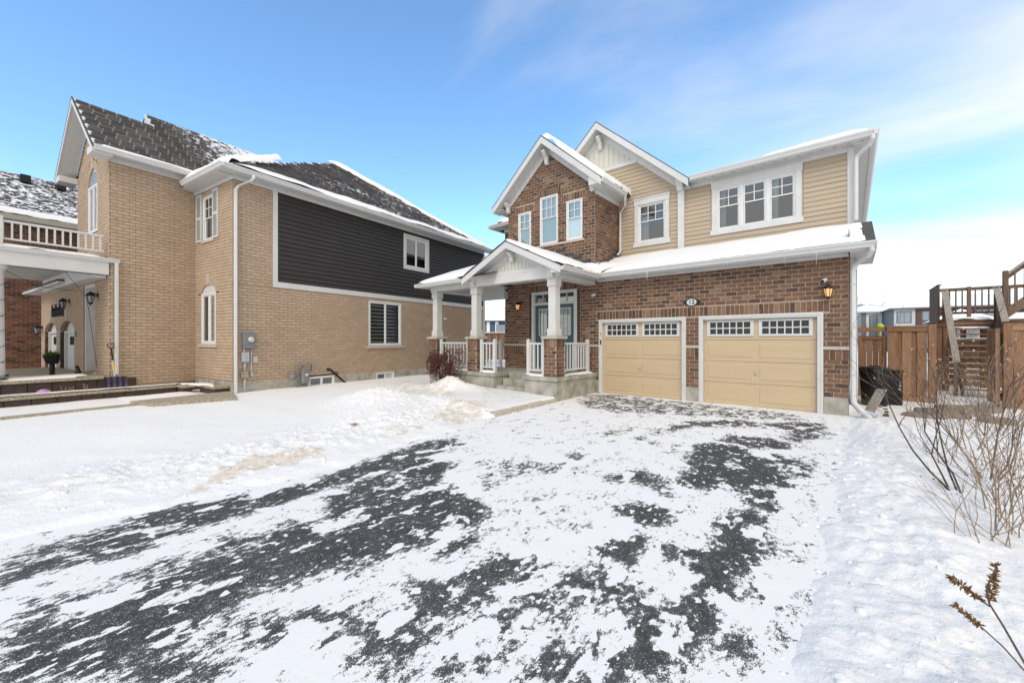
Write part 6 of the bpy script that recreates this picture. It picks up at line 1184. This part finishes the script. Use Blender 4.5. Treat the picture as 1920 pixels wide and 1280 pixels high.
seedhead((.612,-7.826,.20),(.648,-7.797,.40),120,.032); seedhead((.59,-7.845,.20),(.447,-7.967,.335),110,.030); seedhead((.55,-8.02,.14),(.455,-8.09,.24),80,.028)
# red brown leafy shrub before the porch
z0=float(snow_h(np.array([-10.1]),np.array([-2.75]))[0])-.05
bs=empty('leafy_shrub',(-10.2,-2.72,z0),0,'red brown shrub with withered leaves before the porch railing','shrub'); rr=random.Random(77); tips=[]
for k in range(16):
    a=rr.uniform(0,6.28); mb=MB(); grow(mb,Vector((rr.uniform(-.1,.1),rr.uniform(-.08,.08),0)),Vector((math.cos(a)*.45,math.sin(a)*.3,1)),rr.uniform(.7,1.05),.010,2,rr,.6,5,tips); mb.build('stem','bark',bs)
for k in range(4):
    mb=MB(); grow(mb,Vector((.35+.12*k,.1,0)),Vector((rr.uniform(-.1,.4),0,1)),rr.uniform(.8,1.1),.007,2,rr,.5,5,tips); mb.build('stem','bark',bs)
m=MB()
for k in range(5200):
    a=rr.uniform(0,6.28); e=rr.gauss(0,.55); rad=rr.uniform(.35,1)**.5
    zc=.55+(.52+.10*math.sin(2*a))*rad*math.sin(e); c=Vector((math.cos(a)*(.50+.14*math.sin(3*a+4*zc))*rad*math.cos(e)*(1.25-.45*zc),math.sin(a)*.36*rad*math.cos(e),zc))
    if rr.random()<.12: c=Vector((rr.uniform(.2,1.0),rr.uniform(-.15,.2),rr.uniform(.35,1.1)))
    if vnoise(np.array([c.x*6+c.y*5]),np.array([c.z*6]),3)[0]<.40: continue
    s=rr.uniform(.018,.036); d=Vector((rr.gauss(0,1),rr.gauss(0,1),rr.gauss(-.3,1))).normalized(); x=d.orthogonal().normalized()
    m.add([c-x*s*.5,c+d*s*.9+Vector((0,0,-.004)),c+x*s*.5,c-d*s*.9],[(0,1,2),(0,2,3)])
m.build('leaf','dry_leaf',bs,kind='stuff')
ml=empty('maple_leaf',(-7.03,-7.41,float(snow_h(np.array([-7.03]),np.array([-7.41]))[0])+.03),R(20),'small red brown fallen leaf on the snow','leaf')
star=[(math.cos(6.2832*k/14)*(.085 if k%2==0 else .035),math.sin(6.2832*k/14)*(.085 if k%2==0 else .035),.012*(k%2)) for k in range(14)]; MB().prism(star,(0,0,.004)).build('leaf_blade','maple_leaf',ml); MB().tube([(0,0,0),(-.1,-.03,.01)],.004,4).build('leaf_stem','maple_leaf',ml)
# far bare trees
for i,(x,y,h_) in enumerate(((2.5,110,13),(-2.5,118,12),(6,125,12))):
    r=empty('bare_tree',(x,y,0),0,['bare far tree left of the white townhouse','bare far tree nearest the garage wall','bare far tree behind the white townhouse roof'][i],'tree'); rr=random.Random(60+i); mb=MB(); mb.tube([(0,0,-.5),(0,0,h_*.35)],[.35,.22],6); mb.build('trunk','twig_grey',r); cr=MB()
    for k in range(9): grow(cr,Vector((0,0,h_*.25+.25*k)),Vector((rr.gauss(0,.8),rr.gauss(0,.8),1)),h_*.5,.09,3,rr,.6,5)
    cr.build('crown','twig_grey',r)
